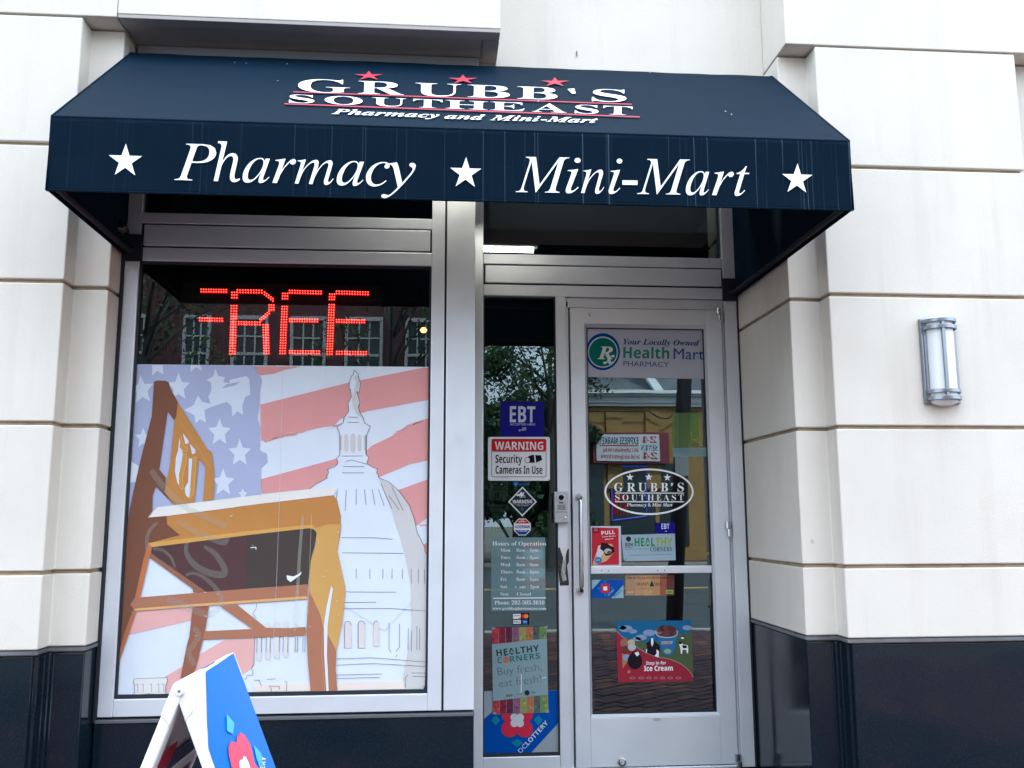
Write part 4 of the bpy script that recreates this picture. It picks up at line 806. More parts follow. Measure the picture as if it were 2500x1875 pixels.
for i in range(6):
    for j in range(6): p.poly(bx((185+i*20, 310+j*13), (198+i*20, 310+j*13), (198+i*20, 318+j*13), (185+i*20, 318+j*13)), INK, 0)
p.build('speaker_hole', ic)['kind'] = 'stuff'
p = Print(IP, .001); p.poly(rrect(203, 270, 273, 292, 10, bx), ink(90, 105, 115), 0); p.poly(bx((168, 410), (318, 410), (318, 442), (168, 442)), ink(80, 90, 98), 0); p.poly(bx((172, 420), (314, 420), (314, 442), (172, 442)), ink(190, 195, 198), 1); p.text('intercom', 'b', *bx((168, 500), (240, 499)), 1.1, INK, 0); p.build('name_plate', ic)
TP = yplane(yd)
p = Print(TP, .002); TM = mat('torn_black_tape', (.012, .02, .022), .25, bump=1.0, bscale=90); TM2 = mat('grey_glue_residue', (.30, .33, .32), .4, noise=.3, nscale=60, bump=.8, bscale=120)
p.poly(bx((192, 935), (215, 925), (245, 1010), (268, 1075), (262, 1130), (245, 1200), (300, 1290), (320, 1400), (350, 1440), (345, 1475), (222, 1480), (205, 1350), (190, 1180)), TM, 0)
p.poly(bx((335, 945), (350, 945), (350, 1130), (325, 1190), (335, 1290), (348, 1440), (320, 1400), (298, 1290), (305, 1180), (300, 1060), (318, 980)), TM, .4)
p.poly(bx((262, 1135), (285, 1090), (302, 1180), (296, 1290), (318, 1400), (262, 1420), (240, 1330), (246, 1205)), TM2, 1)
tag(p.build('torn_tape'), 'torn strip of black tape and glue on the door post under the intercom', 'tape')

# ------------------------------------------------------------------ decals on the door glass
DG = Plane((0, yd+.026, 0), (0, -1, 0)); K = zm(1430, 780, .14014); H = zm(1380, 680, .2893); I = zm(1380, 1120, .229)
def d_hm(a, b):
    a.poly(K((28, 158), (2058, 172), (2066, 1038), (34, 1003)), ink(178, 184, 200), 0)
    xm = K((34, 0))[0][0]
    b.oval(K((298, 562))[0], 41.8, 45.2, ink(0, 66, 140), 0, 56, xmin=xm); b.oval(K((300, 568))[0], 36.6, 38.2, ink(180, 205, 215), .8, 48, xmin=xm+.6); b.oval(K((300, 570))[0], 34, 35, ink(0, 108, 96), 1.6, 48)
    b.text('R', 'sbi', *K((208, 686), (470, 690)), 30, ink(205, 220, 220), 2.6, .01); b.text('x', 'sbi', *K((305, 770), (500, 772)), 31, ink(205, 220, 220), 2.8, .01)
    b.text('Your Locally Owned', 'sbi', *K((655, 432), (1975, 456)), 13, ink(20, 56, 120), 1, .004); b.text('Health', 'b', *K((652, 668), (1455, 684)), 26.5, ink(40, 130, 112), 1, .006)
    b.text('Mart', '', *K((1530, 690), (2058, 698)), 26.5, ink(22, 80, 140), 1); b.text('PHARMACY', '', *K((655, 812), (1448, 830)), 12.4, ink(40, 90, 140), 1)
decal('health_mart_decal', 'wide pale pharmacy banner with green and blue Rx roundel topping the door glass', 'decal', d_hm, DG)
def d_oval(a, b):
    CV = mat('white_cut_vinyl', (.82, .86, .88), .5)
    a.ring(I((893, 352))[0], 476*.229, 248*.229, 4.4, CV, 0, 72)
    for c in ((690, 196), (891, 196), (1088, 200)): b.star(I(c)[0], 9.6, CV, 0)
    b.letters(seq(I, [('G', 522, 614), ('R', 658, 750), ('U', 778, 868), ('B', 908, 982), ('B', 1018, 1096), ('S', 1198, 1264)]), 's', tuple(I((520, 349), (1265, 349))), (21, 21), CV, 0); b.poly(I((1128, 258), (1152, 258), (1140, 292), (1128, 292)), CV, 0)
    b.line(I((533, 365), (1263, 366)), 2.2, CV, 0); b.line(I((533, 458), (1265, 459)), 2.4, CV, 0)
    b.letters(seq(I, [('S', 532, 580), ('O', 610, 674), ('U', 705, 768), ('T', 792, 850), ('H', 876, 946), ('E', 975, 1024), ('A', 1046, 1108), ('S', 1136, 1180), ('T', 1204, 1264)]), 's', tuple(I((520, 445), (1265, 445))), (14.6, 14.6), CV, 0, -.010)
    b.text('Pharmacy & Mini Mart', 'sbi', *I((655, 508), (1144, 508)), 7.6, CV, 0, .002)
decal('oval_shop_logo', 'white oval shop logo with three stars on the door glass', 'decal', d_oval, DG)
def d_pull(a, b):
    a.poly(I((265, 718), (592, 717), (599, 1152), (272, 1160)), ink(200, 205, 222), 0); a.poly(I((284, 732), (568, 740), (574, 1130), (284, 1134)), ink(200, 48, 62), 1)
    a.poly(I((284, 732), (365, 734), (362, 790), (286, 796)), ink(150, 30, 50), 1.6)
    b.text('PULL', 'b', *I((388, 812), (530, 800)), 9, WT, 1, .01); b.text('if you want a', 'b', *I((395, 838), (535, 828)), 2.8, WT, 1); b.text('mixture', 'b', *I((425, 865), (512, 858)), 3, WT, 1); b.text('GRAB', 'b', *I((305, 770), (345, 770)), 3, ink(220, 150, 165), 1); b.ring(I((324, 748))[0], 4, 2.5, .8, ink(220, 150, 165), 1, 16)
    b.poly(I((328, 1010), (350, 940), (420, 900), (500, 910), (532, 985), (440, 1090), (330, 1130), (290, 1125)), ink(215, 175, 130), 1); b.poly(I((330, 1040), (350, 930), (430, 900), (410, 1000), (370, 1060)), ink(215, 215, 225), 2)
    b.poly(I((370, 960), (385, 895), (450, 900), (470, 920), (520, 945), (530, 990), (480, 1030), (430, 1035), (405, 985)), ink(50, 30, 38), 2.2); b.oval(I((455, 985))[0], 9, 6.5, ink(200, 195, 200), 3, 16); b.oval(I((470, 1000))[0], 6, 4.5, ink(120, 80, 70), 3.5, 12); b.oval(I((352, 1082))[0], 9, 8, ink(70, 120, 180), 3, 20); b.text('PINK', 'b', *I((330, 1092), (375, 1085)), 4, ink(180, 215, 240), 4)
decal('ice_cream_cone_poster', 'red pull poster with dipped ice cream cone and white border on the door glass', 'poster', d_pull, DG)
def d_ebt2(a, b):
    a.poly(I((964, 683), (1167, 682), (1169, 795), (966, 795)), BLU, 0); b.text('EBT', 'b', *I((1025, 748), (1111, 748)), 12.8, CYT, 1); b.poly(I((1058, 776), (1082, 766), (1082, 778)), CYT, 1)
decal('ebt_sticker', 'small blue EBT sticker overlapping the pale healthy corners card on the door', 'sticker', d_ebt2, DG, .006, group='EBT stickers')
def d_doh(a, b):
    a.poly(I((597, 812), (1168, 796), (1178, 1082), (625, 1092), (610, 960)), ink(158, 182, 198), 0)
    b.oval(I((675, 855))[0], 6.3, 6.4, ink(28, 50, 60), 0, 20); b.text('DOH', 'b', *I((640, 934), (720, 932)), 8.4, INK, 0); b.line(I((640, 945), (720, 944)), .9, INK, 0)
    b.text('HEAL', 'b', *I((740, 934), (957, 930)), 20, ink(50, 140, 80), 0, .01); b.text('THY', 'b', *I((962, 930), (1145, 927)), 20, ink(150, 175, 70), 0, .01); b.text('CORNERS', 's', *I((905, 988), (1140, 985)), 11, ink(45, 105, 95), 0, 0, 1.1)
    b.line(I((635, 965), (890, 960)), .8, ink(80, 110, 140), 0); b.text('supported by district of columbia health', 'b', *I((680, 1032), (1130, 1024)), 2, ink(90, 120, 150), 0); b.line(I((625, 1090), (660, 1062)), .8, INK, 0)
decal('healthy_corners_card', 'pale blue healthy corners card with green lettering on the door glass', 'sign', d_doh, DG, .001)
def d_leanin(a, b):
    cs = [(175, 140, 110), (190, 150, 112), (196, 158, 110), (190, 140, 98), (160, 96, 76), (105, 60, 60)]
    xs = [640, 740, 830, 930, 1010, 1080, 1162]
    for k in range(6): a.poly(I((xs[k], 1240), (xs[k+1], 1239), (xs[k+1]+2, 1456), (xs[k]+3, 1459)), ink(*cs[k]), 0)
    b.text('Make the Day Special with a Greeting Card', 's', *I((655, 1280), (1145, 1278)), 5.4, ink(45, 45, 60), 0, -.01); b.text('LEANIN', 's', *I((760, 1352), (890, 1352)), 8.2, ink(40, 45, 55), 0, -.01); b.text('TREE', 's', *I((950, 1352), (1030, 1352)), 7.6, ink(40, 45, 55), 0, -.01)
    b.poly(I((922, 1296), (940, 1335), (948, 1362), (900, 1362), (908, 1330)), ink(20, 60, 60), 0); b.text('a card for every day', 'l', *I((800, 1390), (930, 1388)), 2.6, ink(70, 60, 60), 0); b.poly(I((1075, 1398), (1150, 1398), (1150, 1442), (1075, 1442)), ink(160, 185, 100), 0); b.poly(I((1082, 1405), (1143, 1405), (1143, 1435), (1082, 1435)), ink(110, 150, 70), 1); b.text('special', 'sbi', *I((662, 1428), (728, 1426)), 3.6, ink(225, 225, 225), 0)
decal('greeting_card_sticker', 'brown and gold greeting card advert sticker under the push bar', 'sticker', d_leanin, DG)
def d_lp(a, b):
    a.poly(I((280, 1292), (618, 1287), (621, 1484), (285, 1490)), ink(150, 185, 205), 0); a.poly(I((281, 1400), (380, 1291), (618, 1288), (619, 1345), (490, 1486), (284, 1489)), ink(10, 80, 170), 1)
    a.poly(rrect(382, 1332, 472, 1432, 18, I), ink(200, 50, 70), 2); lobes(b, I((427, 1383))[0], 2.9, 2.1, WT, 1.6)
    for x, y in ((358, 1383), (427, 1308), (427, 1452), (495, 1375)): b.poly(I((x-14, y), (x, y-16), (x+14, y), (x, y+16)), ink(20, 130, 190), 1)
    b.text('LOTTERY', 'b', *I((462, 1468), (528, 1398)), 4.2, ink(130, 195, 225), 1); b.text('PULL', 'b', *I((535, 1478), (608, 1405)), 6.6, ink(20, 130, 165), 1)
decal('lottery_pull_sticker', 'blue lottery pull sticker with small red square on the door glass', 'sticker', d_lp, DG)
def d_ice(a, b):
    ink = lambda r, g, b_: ink0(r, g, b_, .68, .3)  # print colours lowered as if dimmed by tinted glass
    a.poly(J((497, 225), (1228, 218), (1252, 812), (513, 822)), ink(30, 118, 168), 0)
    a.poly(J((503, 400), (640, 395), (760, 430), (860, 430), (1000, 420), (1140, 350), (1233, 325), (1252, 812), (513, 822)), ink(92, 112, 78), 1)
    a.poly(J((498, 320), (560, 380), (640, 430), (700, 480), (790, 535), (900, 575), (1010, 595), (1120, 640), (1200, 700), (1248, 770), (1252, 812), (513, 822)), ink(176, 52, 72), 2)
    b.ribbon(cat(J((498, 320), (560, 380), (640, 430), (700, 480), (790, 535), (900, 575), (1010, 595), (1120, 640), (1200, 700), (1248, 770))), 1, ink(205, 190, 200), 1.7)
    for x, y, r in ((590, 300, 14), (660, 325, 9), (820, 340, 13), (740, 385, 12), (1190, 290, 10), (560, 290, 8), (700, 400, 9)): b.oval(J((x, y))[0], r*1.2, r*.6, ink(150, 175, 215), .3, 14)
    for k in range(12):
        t = k*.52; b.oval(J((990+75*cos(t), 325+34*sin(t)))[0], 8, 7, ink(*random.choice(((120, 75, 75), (95, 60, 65), (170, 130, 130), (80, 50, 60)))), 2.0+k*.05, 12)
    b.oval(J((988, 320))[0], 22, 14, ink(110, 70, 72), 1.9, 20)
    b.poly(J((880, 315), (905, 370), (990, 388), (1080, 372), (1100, 325), (1078, 470), (1055, 545), (1000, 565), (955, 545), (925, 460)), ink(48, 128, 186), 2.8); b.ribbon(cat(J((878, 318), (905, 368), (990, 386), (1078, 370), (1100, 322))), 2.6, ink(190, 205, 220), 3.2)
    b.poly(J((935, 425), (1050, 420), (1045, 448), (940, 450)), ink(210, 205, 215), 3.3); b.text("BEN & JERRY'S", 'b', *J((942, 445), (1045, 442)), 3.4, ink(60, 60, 110), 4); b.text('MILK', 'b', *J((968, 470), (1012, 470)), 4, ink(200, 90, 110), 3.4); b.oval(J((1000, 520))[0], 9, 6, ink(160, 195, 150), 3.3, 14)
    cow = ink(30, 32, 44); b.poly(J((780, 530), (800, 470), (790, 440), (820, 425), (830, 400), (860, 395), (880, 430), (920, 460), (925, 500), (915, 580), (860, 562)), cow, 2.4); b.poly(J((838, 392), (858, 392), (862, 440), (848, 475), (836, 440)), WT, 3); b.poly(J((790, 500), (800, 495), (795, 535), (785, 532)), WT, 3); b.poly(J((890, 500), (915, 520), (912, 580), (870, 565), (890, 545)), WT, 3)
    b.poly(J((1110, 450), (1130, 430), (1150, 455), (1195, 460), (1202, 500), (1198, 540), (1188, 540), (1180, 505), (1145, 505), (1140, 545), (1128, 542), (1125, 495)), WT, 2.4); b.poly(J((1140, 462), (1185, 462), (1188, 488), (1150, 492)), cow, 3); b.poly(J((1105, 425), (1140, 425), (1135, 450), (1115, 452)), cow, 3); b.oval(J((1150, 380))[0], 5, 3, cow, 2.4, 10); b.oval(J((1145, 390))[0], 4, 2.5, WT, 3, 10)
    b.oval(J((580, 440))[0], 11, 11, ink(180, 120, 110), 3, 16); b.oval(J((645, 435))[0], 9, 8, ink(215, 205, 170), 3.1, 14); b.oval(J((650, 480))[0], 10, 9, ink(205, 210, 215), 3.2, 14); b.oval(J((590, 500))[0], 11, 9, ink(120, 70, 70), 3.1, 14); b.oval(J((600, 580))[0], 9, 8, ink(150, 175, 215), 3.4, 14); b.poly(J((553, 540), (605, 560), (615, 610), (560, 690)), ink(196, 140, 105), 3.2)
    b.oval(J((680, 615))[0], 18, 20, ink(38, 30, 42), 3.6, 24); b.oval(J((690, 545))[0], 11, 8, ink(45, 38, 48), 3.7, 16); b.poly(J((675, 535), (710, 522), (725, 548), (700, 570)), WT, 4.2); b.poly(J((612, 705), (640, 712), (628, 735), (605, 735)), ink(200, 140, 130), 3.7)
    b.text('Step in for', 'b', *J((790, 652), (985, 648)), 8.0, WT, 3); b.text('Ice Cream', 'b', *J((770, 712), (1050, 708)), 12.2, WT, 3, .012)
    for x, w in ((658, 56), (742, 62), (818, 50), (884, 34), (950, 50), (1025, 50), (1105, 56)): b.ring(J((x, 780))[0], w*.25/2, 2.7, .8, ink(215, 190, 200), 3, 16)
decal('ice_cream_poster', 'blue, green and red step in for ice cream poster with cows and a tub', 'poster', d_ice, DG)
GF = thin('green_tinted_film', (.5, .9, .55), (.34, .55, .20), .28)
def d_ff(a, b):
    a.poly(H((903, 1135), (1130, 1132), (1132, 1425), (908, 1428)), GF, 0); a.poly(H((908, 1430), (1192, 1424), (1195, 1500), (910, 1505)), FROST, 0)
    b.ring(H((1097, 1322))[0], 11, 13, 2.2, ink(150, 150, 60), 0, 30); b.poly(H((1068, 1390), (1132, 1388), (1132, 1418), (1070, 1420)), ink(130, 110, 50), 0)
decal('green_film_notice', 'translucent green notice at the far upper edge of the door glass', 'notice', d_ff, DG)

# ------------------------------------------------------------------ wall lamp
LZ = zm(2200, 740, .1688)
tl = at(*LZ((242, 238))[0], YO); bl = at(*LZ((322, 1455))[0], YO)
lx0 = (tl.x+bl.x)/2; lw = .205; lz1, lz0 = tl.z, bl.z; lcx = lx0+lw/2
la = thing('wall_lamp', (lcx, YO, lz0), 'half-round wall lamp with milky glass and steel bands on the stone pier', 'lamp')
BM = mat('lamp_brushed_metal', (.26, .30, .35), .3, .85); OP = mat('opal_glass', (.76, .80, .83), .25)
MB().box(lx0, lx0+lw, YO-.022, YO+.001, lz0, lz1, BM).build('back_plate', la, bevel=.003)
def half(cx, cy, r, z0, z1, m, n=20, t=0, ry=None):
    b = MB(); ry = ry or r; pts = [(cx+r*cos(pi+pi*i/n), cy+ry*sin(pi+pi*i/n)) for i in range(n+1)]
    if t: pts += [(cx+(r-t)*cos(pi+pi*i/n), cy+(ry-t)*sin(pi+pi*i/n)) for i in range(n, -1, -1)]
    return b.prism(pts, z0, z1, m)
yc = YO-.022; R_ = .082
o = half(lcx, yc, R_-.008, lz0+.012, lz1-.012, OP).build('glass_shade', la, smooth=False, bevel=.001)
dmv = MB()   # shallow domed ends
for zc, sg in ((lz1-.012, 1), (lz0+.012, -1)):
    rings = []; n = 18
    for j in range(5):
        a = j/4*pi/2; rr = (R_-.008)*cos(a); z = zc+sg*.028*sin(a); rings.append([(lcx+rr*cos(pi+pi*i/n), yc+rr*sin(pi+pi*i/n)*1.0, z) for i in range(n+1)])
    v = [q for r in rings for q in r]; w_ = n+1
    dmv.add(v, [((j*w_+i), (j*w_+i+1), ((j+1)*w_+i+1), ((j+1)*w_+i)) for j in range(4) for i in range(n)], OP)
dmv.build('glass_dome', la, smooth=True)
Hh = lz1-lz0
for z in (lz1-.028, lz1-.066, lz0+.052, lz0+.014): half(lcx, yc, R_+.010, z, z+.019, BM, 24, .012).build('band', la, bevel=.001)
for a in (180, 270-14, 360):
    t = radians(a); x = lcx+(R_-.001)*cos(t); y = yc+(R_-.001)*sin(t); MB().box(x-.008, x+.008, y-.007, y+.007, lz0+.02, lz1-.02, BM).build('bar', la)

# ------------------------------------------------------------------ folding sandwich board
BZ = -.455
Z3 = zm(320, 1560, .1898)
N = atz(447, 1661, BZ); Fr = atz(*Z3((1320, 176))[0], BZ)
d_r = (Fr-N).normalized()
rq = ray(*Z3((1868, 1659))[0]); tq = (Fr-CAM).dot(d_r)/rq.dot(d_r); Q = CAM+rq*tq
down = (Q-Fr).normalized()                                   # down the blue face
fl_ = (GZ-Fr.z)/down.z                                       # length to the ground
nrm = d_r.cross(down).normalized()
if nrm.x < 0: nrm = -nrm                                     # outward normal of the blue face
hor = Vector((nrm.x, nrm.y, 0)).normalized()
N2 = at(424, 1670, N.y); down2 = (at(341, 1875, N.y)-N2).normalized()          # the rear leg's slope
nrm2 = d_r.cross(down2).normalized(); nrm2 = nrm2 if nrm2.dot(hor) < 0 else -nrm2
Wd = (Fr-N).length
th = .034
sb = thing('sandwich_board', (N.x, N.y, GZ), 'white plastic sandwich board with blue flower advert standing before the window', 'sign')
PLA = mat('white_moulded_plastic', (.80, .81, .84), .4, noise=.02)
def panel(o0, dn, nm, name):
    """moulded frame panel: two side rails, top and bottom rails, recessed face"""
    b = MB(); r_ = .055
    def bx_(u0, u1, v0, v1, w0, w1):
        c = [o0+d_r*u+dn*v+nm*w for w in (w0, w1) for v in (v0, v1) for u in (u0, u1)]
        b.add(c, [(0, 2, 3, 1), (4, 5, 7, 6), (0, 1, 5, 4), (2, 6, 7, 3), (0, 4, 6, 2), (1, 3, 7, 5)], PLA)
    bx_(0, r_, 0, fl_, -th, 0); bx_(Wd-r_*.35, Wd, 0, fl_, -th, 0); bx_(r_, Wd-r_*.35, 0, fl_-.165, -.012, -.0005); bx_(r_, Wd-r_*.35, 0, .05, -th, -.0125); bx_(r_, Wd-r_*.35, fl_-.16, fl_-.08, -th, -.001); bx_(r_, Wd-r_*.35, .30, .34, -th, -.02)
    return b.build(name, sb, bevel=.008, segs=3)
panel(N, down, nrm, 'panel')
panel(N2, down2, nrm2, 'panel')
# face sheets
BLB = mat('glossy_blue_print', rgb(0, 116, 212, .9), .3, noise=.05, nscale=3, spec=.2)
def sheetq(o0, dn, nm, w, m, name, u0=.055, u1=None, v0=.0, v1=None):
    u1 = u1 or Wd; v1 = v1 or fl_-.1
    c = [o0+d_r*u+dn*v+nm*w for u, v in ((u0, v0), (u1, v0), (u1, v1), (u0, v1))]
    return MB().solid(c, nm*.004, m).build(name, sb)
sheetq(N2, down2, nrm2, -th+.006, mat('navy_print', rgb(10, 30, 90), .4), 'inner_sheet', .06, Wd-.03, .25)
FPl = Plane(N+nrm*.004, nrm)
p = Print(FPl, -.0015); p.poly(Z3((965, 418), (1150, 296), (1319, 182), (1862, 1659), (2130, 2390), (1344, 2390), (1090, 1659), (1000, 1400), (985, 1100)), BLB, 0); p.build('face_sheet', sb)
p = Print(FPl, .002)
CYN = ink(70, 185, 245); PK = ink(240, 80, 110)
p.poly(Z3((1230, 960), (1330, 1080), (1312, 1225), (1232, 1180)), CYN, 0); p.poly(Z3((1575, 1355), (1680, 1480), (1705, 1659), (1650, 1640), (1610, 1520)), CYN, 0)
p.poly(Z3((1355, 1340), (1365, 1260), (1405, 1205), (1460, 1230), (1530, 1350), (1560, 1450), (1590, 1600), (1640, 1659), (1660, 1800), (1400, 1850), (1295, 1659), (1260, 1500), (1250, 1400), (1280, 1325), (1320, 1318)), PK, 0)
p.poly(Z3((1435, 1550), (1450, 1505), (1475, 1515), (1510, 1580), (1535, 1659), (1540, 1800), (1420, 1800), (1400, 1659), (1392, 1580), (1410, 1555)), WT, 1)
p.text('LOTTERY', 'b', *Z3((1700, 1900), (1735, 1515)), 12, WT, 0)
p.build('flower_print', sb)
IPl = Plane(N2+nrm2*(-th+.004), nrm2)
p = Print(IPl, .003); p.poly(Z3((470, 1400), (610, 1300), (560, 1450), (450, 1659), (340, 1659), (390, 1530)), ink(190, 30, 60), 0); p.build('flower_print', sb)
# end gussets and hinge, cap between the panels
gs = MB()
nv = at(444, 1696, N.y)
tp = [q-d_r*.003 for q in (N+nrm*.001, N+nrm*.001+down*.09, N-nrm*th+down*.11, nv, N2-nrm2*th+down2*.11, N2+nrm2*.001+down2*.09, N2+nrm2*.001)]
gs.solid(tp, d_r*.02, PLA).build('end_gusset', sb, bevel=.003); tp2 = [q+d_r*(Wd-.014) for q in tp]; MB().solid(tp2, d_r*.02, PLA).build('end_gusset', sb, bevel=.003)
c0_ = N+Vector((0, 0, .002)); c1_ = N2+Vector((0, 0, .002))
MB().solid([c0_, c0_+d_r*Wd*.38, c1_+d_r*Wd*.38, c1_], (0, 0, -.03), PLA).build('top_cap', sb, bevel=.003)
MB().solid([c0_+d_r*Wd*.62, c0_+d_r*Wd, c1_+d_r*Wd, c1_+d_r*Wd*.62], (0, 0, -.03), PLA).build('top_cap', sb, bevel=.003)
MB().solid([c0_-hor*.006+d_r*Wd*.37, c0_-hor*.006+d_r*Wd*.63, c1_+hor*.006+d_r*Wd*.63, c1_+hor*.006+d_r*Wd*.37], (0, 0, -.05), mat('blue_grip', rgb(0, 95, 160), .4)).build('handle_grip', sb)
hc_ = at(440, 1686, N.y)-d_r*.004
MB().tube([hc_+d_r*.003, hc_-d_r*.006], .012, PLA, 16).build('hinge_pin', sb)
MB().tube([hc_-d_r*.005, hc_-d_r*.008], .004, ink(120, 120, 125), 10).build('hinge_rivet', sb)

# ------------------------------------------------------------------ across the street (seen mirrored in the glass)
def refl(x, y, L, Ym):      # pixel seen in a mirror plane Y=Ym -> real point at depth Y=-L
    q = at(x, y, 2*Ym+L); return Vector((q.x, -L, q.z))
# red brick house
LBk = 27.6
a0 = refl(331, 800, LBk, .03).x; hx0, hx1 = a0-6, refl(1053, 800, LBk, .03).x+.9
wz1 = refl(700, 783, LBk, .03).z; wz0 = wz1-3.0
bh_ = thing('brick_house', ((hx0+hx1)/2, -LBk-3, GZ), 'red brick house with white sash windows mirrored in the display window', 'house')
BK = brickmat('red_house_brick', (.10, .032, .035), (.065, .022, .03), (.10, .075, .075), 3.6)
MB().box(hx0, hx1, -LBk-7, -LBk, GZ, wz1+6, BK).build('wall', bh_)
WF = mat('white_sash_paint', (.42, .44, .44), .5); DGL = mat('dark_house_glass', (.02, .04, .045), .1)
for (pa, pb) in ((305, 352), (456, 508), (575, 648), (718, 790), (851, 928), (996, 1062)):
    xa = refl(pa, 800, LBk, .03).x; xb = refl(pb, 800, LBk, .03).x; yw = -LBk
    for zz0, zz1 in ((wz0, wz1), (wz1+2.0, wz1+4.6)):
        f = MB(); t_ = .11
        f.box(xa-t_, xa, yw, yw+.12, zz0, zz1); f.box(xb, xb+t_, yw, yw+.12, zz0, zz1); f.box(xa-t_, xb+t_, yw, yw+.14, zz1, zz1+t_*1.4); f.box(xa-t_, xb+t_, yw, yw+.16, zz0-.14, zz0)
        zmid = (zz0+zz1)/2+.25; f.box(xa, xb, yw, yw+.08, zmid-.05, zmid+.05)
        for k in (1, 2): xx = xa+(xb-xa)*k/3; f.box(xx-.03, xx+.03, yw, yw+.06, zz0, zz1)
        f.box(xa, xb, yw, yw+.055, (zmid+zz1)/2-.03, (zmid+zz1)/2+.03); f.box(xa, xb, yw, yw+.055, (zmid+zz0)/2-.03, (zmid+zz0)/2+.03)
        w_ = f.build('window', bh_, WF); MB().box(xa, xb, yw, yw+.02, zz0, zz1, DGL).build('pane', w_)
# yellow market building
ly = 26.6
yx0 = refl(1333, 1000, ly, yd).x; yx1 = yx0+16
zc1 = refl(1550, 956, ly, yd).z; zc0 = refl(1550, 992, ly, yd).z
ym = thing('market_building', ((yx0+yx1)/2, -ly-4, GZ), 'mustard yellow corner market with white cornice and grey roof across the street', 'building')
YEL = mat('mustard_render', (.33, .205, .075), .85, bump=.5, bscale=3, noise=.06, nscale=2)
MB().box(yx0, yx1, -ly-8, -ly, GZ, zc0, YEL).build('wall', ym)
cm = MB(); hh = zc1-zc0
for k, (f0, f1, o_) in enumerate(((0, .18, .15), (.2, .32, .22), (.34, .62, .18), (.64, .76, .35), (.78, 1.0, .5))): cm.box(yx0-o_*.5, yx1, -ly-.2, -ly+o_, zc0+hh*f0, zc0+hh*f1)
cm.build('cornice', ym, mat('white_cornice_paint', (.78, .82, .84), .6))
ROOF = mat('grey_slate_roof', (.11, .125, .14), .8, noise=.15, nscale=3)
MB().solid([(yx0+.2, -ly-.3, zc1), (yx1, -ly-.3, zc1), (yx1, -ly-4, zc1+5), (yx0+1.5, -ly-4, zc1+5)], (0, -.15, 0), ROOF).build('roof', ym)
gp = [refl(*H(c)[0], ly+.6, yd) for c in ((340, 945), (480, 800), (560, 800), (510, 955))]
dgx = refl(*H((430, 900))[0], ly, yd).x
dr = MB(); ax = Vector((dgx+.1, -ly-.2, zc1+2.6))
for s_ in (-1, 1): dr.solid([ax, ax+Vector((0, 0, -.45)), Vector((ax.x+s_*1.5, ax.y, zc1)), Vector((ax.x+s_*1.85, ax.y, zc1))], (0, -.3, 0), mat('white_cornice_paint'))
dr.build('dormer_gable', ym)
for xa, xb in ((1480, 1517), (1575, 1609), (1655, 1676)):
    q0 = refl(xa, 1060, ly, yd).x; q1 = refl(xb, 1060, ly, yd).x; MB().box(q0, q1, -ly, -ly+.12, GZ+2.6, zc0-.2, YEL).build('pilaster', ym)
sw = MB()
z_w1 = refl(1550, 1131, ly, yd).z
for xa, xb in ((1436, 1474), (1490, 1600), (1612, 1680)):
    q0 = refl(xa, 1200, ly, yd).x; q1 = refl(xb, 1200, ly, yd).x; sw.box(q0, q1, -ly, -ly+.05, GZ+.5, z_w1, DGL)
sw.build('shop_window', ym)
s0 = refl(1457, 1060, ly-.5, yd); s1 = refl(1612, 1125, ly-.5, yd)
ms = thing('market_sign', ((s0.x+s1.x)/2, -ly+.5, s1.z), 'white and red express market box sign mirrored in the door glass', 'sign')
MB().box(s0.x-.12, s1.x+.36, -ly+.05, -ly+.42, s1.z-.08, s0.z+.08, mat('red_sign_box', (.20, .03, .045), .5)).build('case', ms)
MB().box(s0.x, s1.x, -ly+.4, -ly+.46, s1.z, s0.z, mat('white_sign_face', (.62, .66, .7), .4)).build('face', ms)
def wtext(t, style, x0, x1, z, h, y, m, parent, wt=0):   # lettering that reads from the street (facing +Y), so x runs downwards
    v, f = glyph(t, style, wt); a = min(p[0] for p in v); b = max(p[0] for p in v)
    return MB().add([(x1-(gx-a)/(b-a)*(x1-x0), y, z+gy*h/cap(style)) for gx, gy in v], f, m).build('lettering', parent)
sw_ = s1.x-s0.x; sh_ = s0.z-s1.z; SB = ink(40, 60, 100); SR = ink(190, 45, 55)
yt = -ly+.464
wtext('EXPRESS MARKET', 'b', s0.x+sw_*.05, s0.x+sw_*.66, s1.z+sh_*.63, sh_*.27, yt, SB, ms); wtext('Deli & Coffee•Snacks & Hot Dog', 'b', s0.x+sw_*.10, s0.x+sw_*.66, s1.z+sh_*.34, sh_*.15, yt, SR, ms); wtext('Ice Cold Soda•Cigarettes & Groceries', 'b', s0.x+sw_*.06, s0.x+sw_*.68, s1.z+sh_*.10, sh_*.15, yt, SR, ms)
wtext('24', 's', s0.x+sw_*.72, s0.x+sw_*.96, s1.z+sh_*.68, sh_*.24, yt, SR, ms); wtext('SEVEN', 's', s0.x+sw_*.70, s0.x+sw_*.97, s1.z+sh_*.40, sh_*.2, yt, SB, ms); wtext('24', 's', s0.x+sw_*.72, s0.x+sw_*.96, s1.z+sh_*.08, sh_*.24, yt, SR, ms)
MB().box(s0.x+sw_*.05, s0.x+sw_*.66, yt-.002, yt+.002, s1.z+sh_*.56, s1.z+sh_*.60, SR).build('underline', ms)
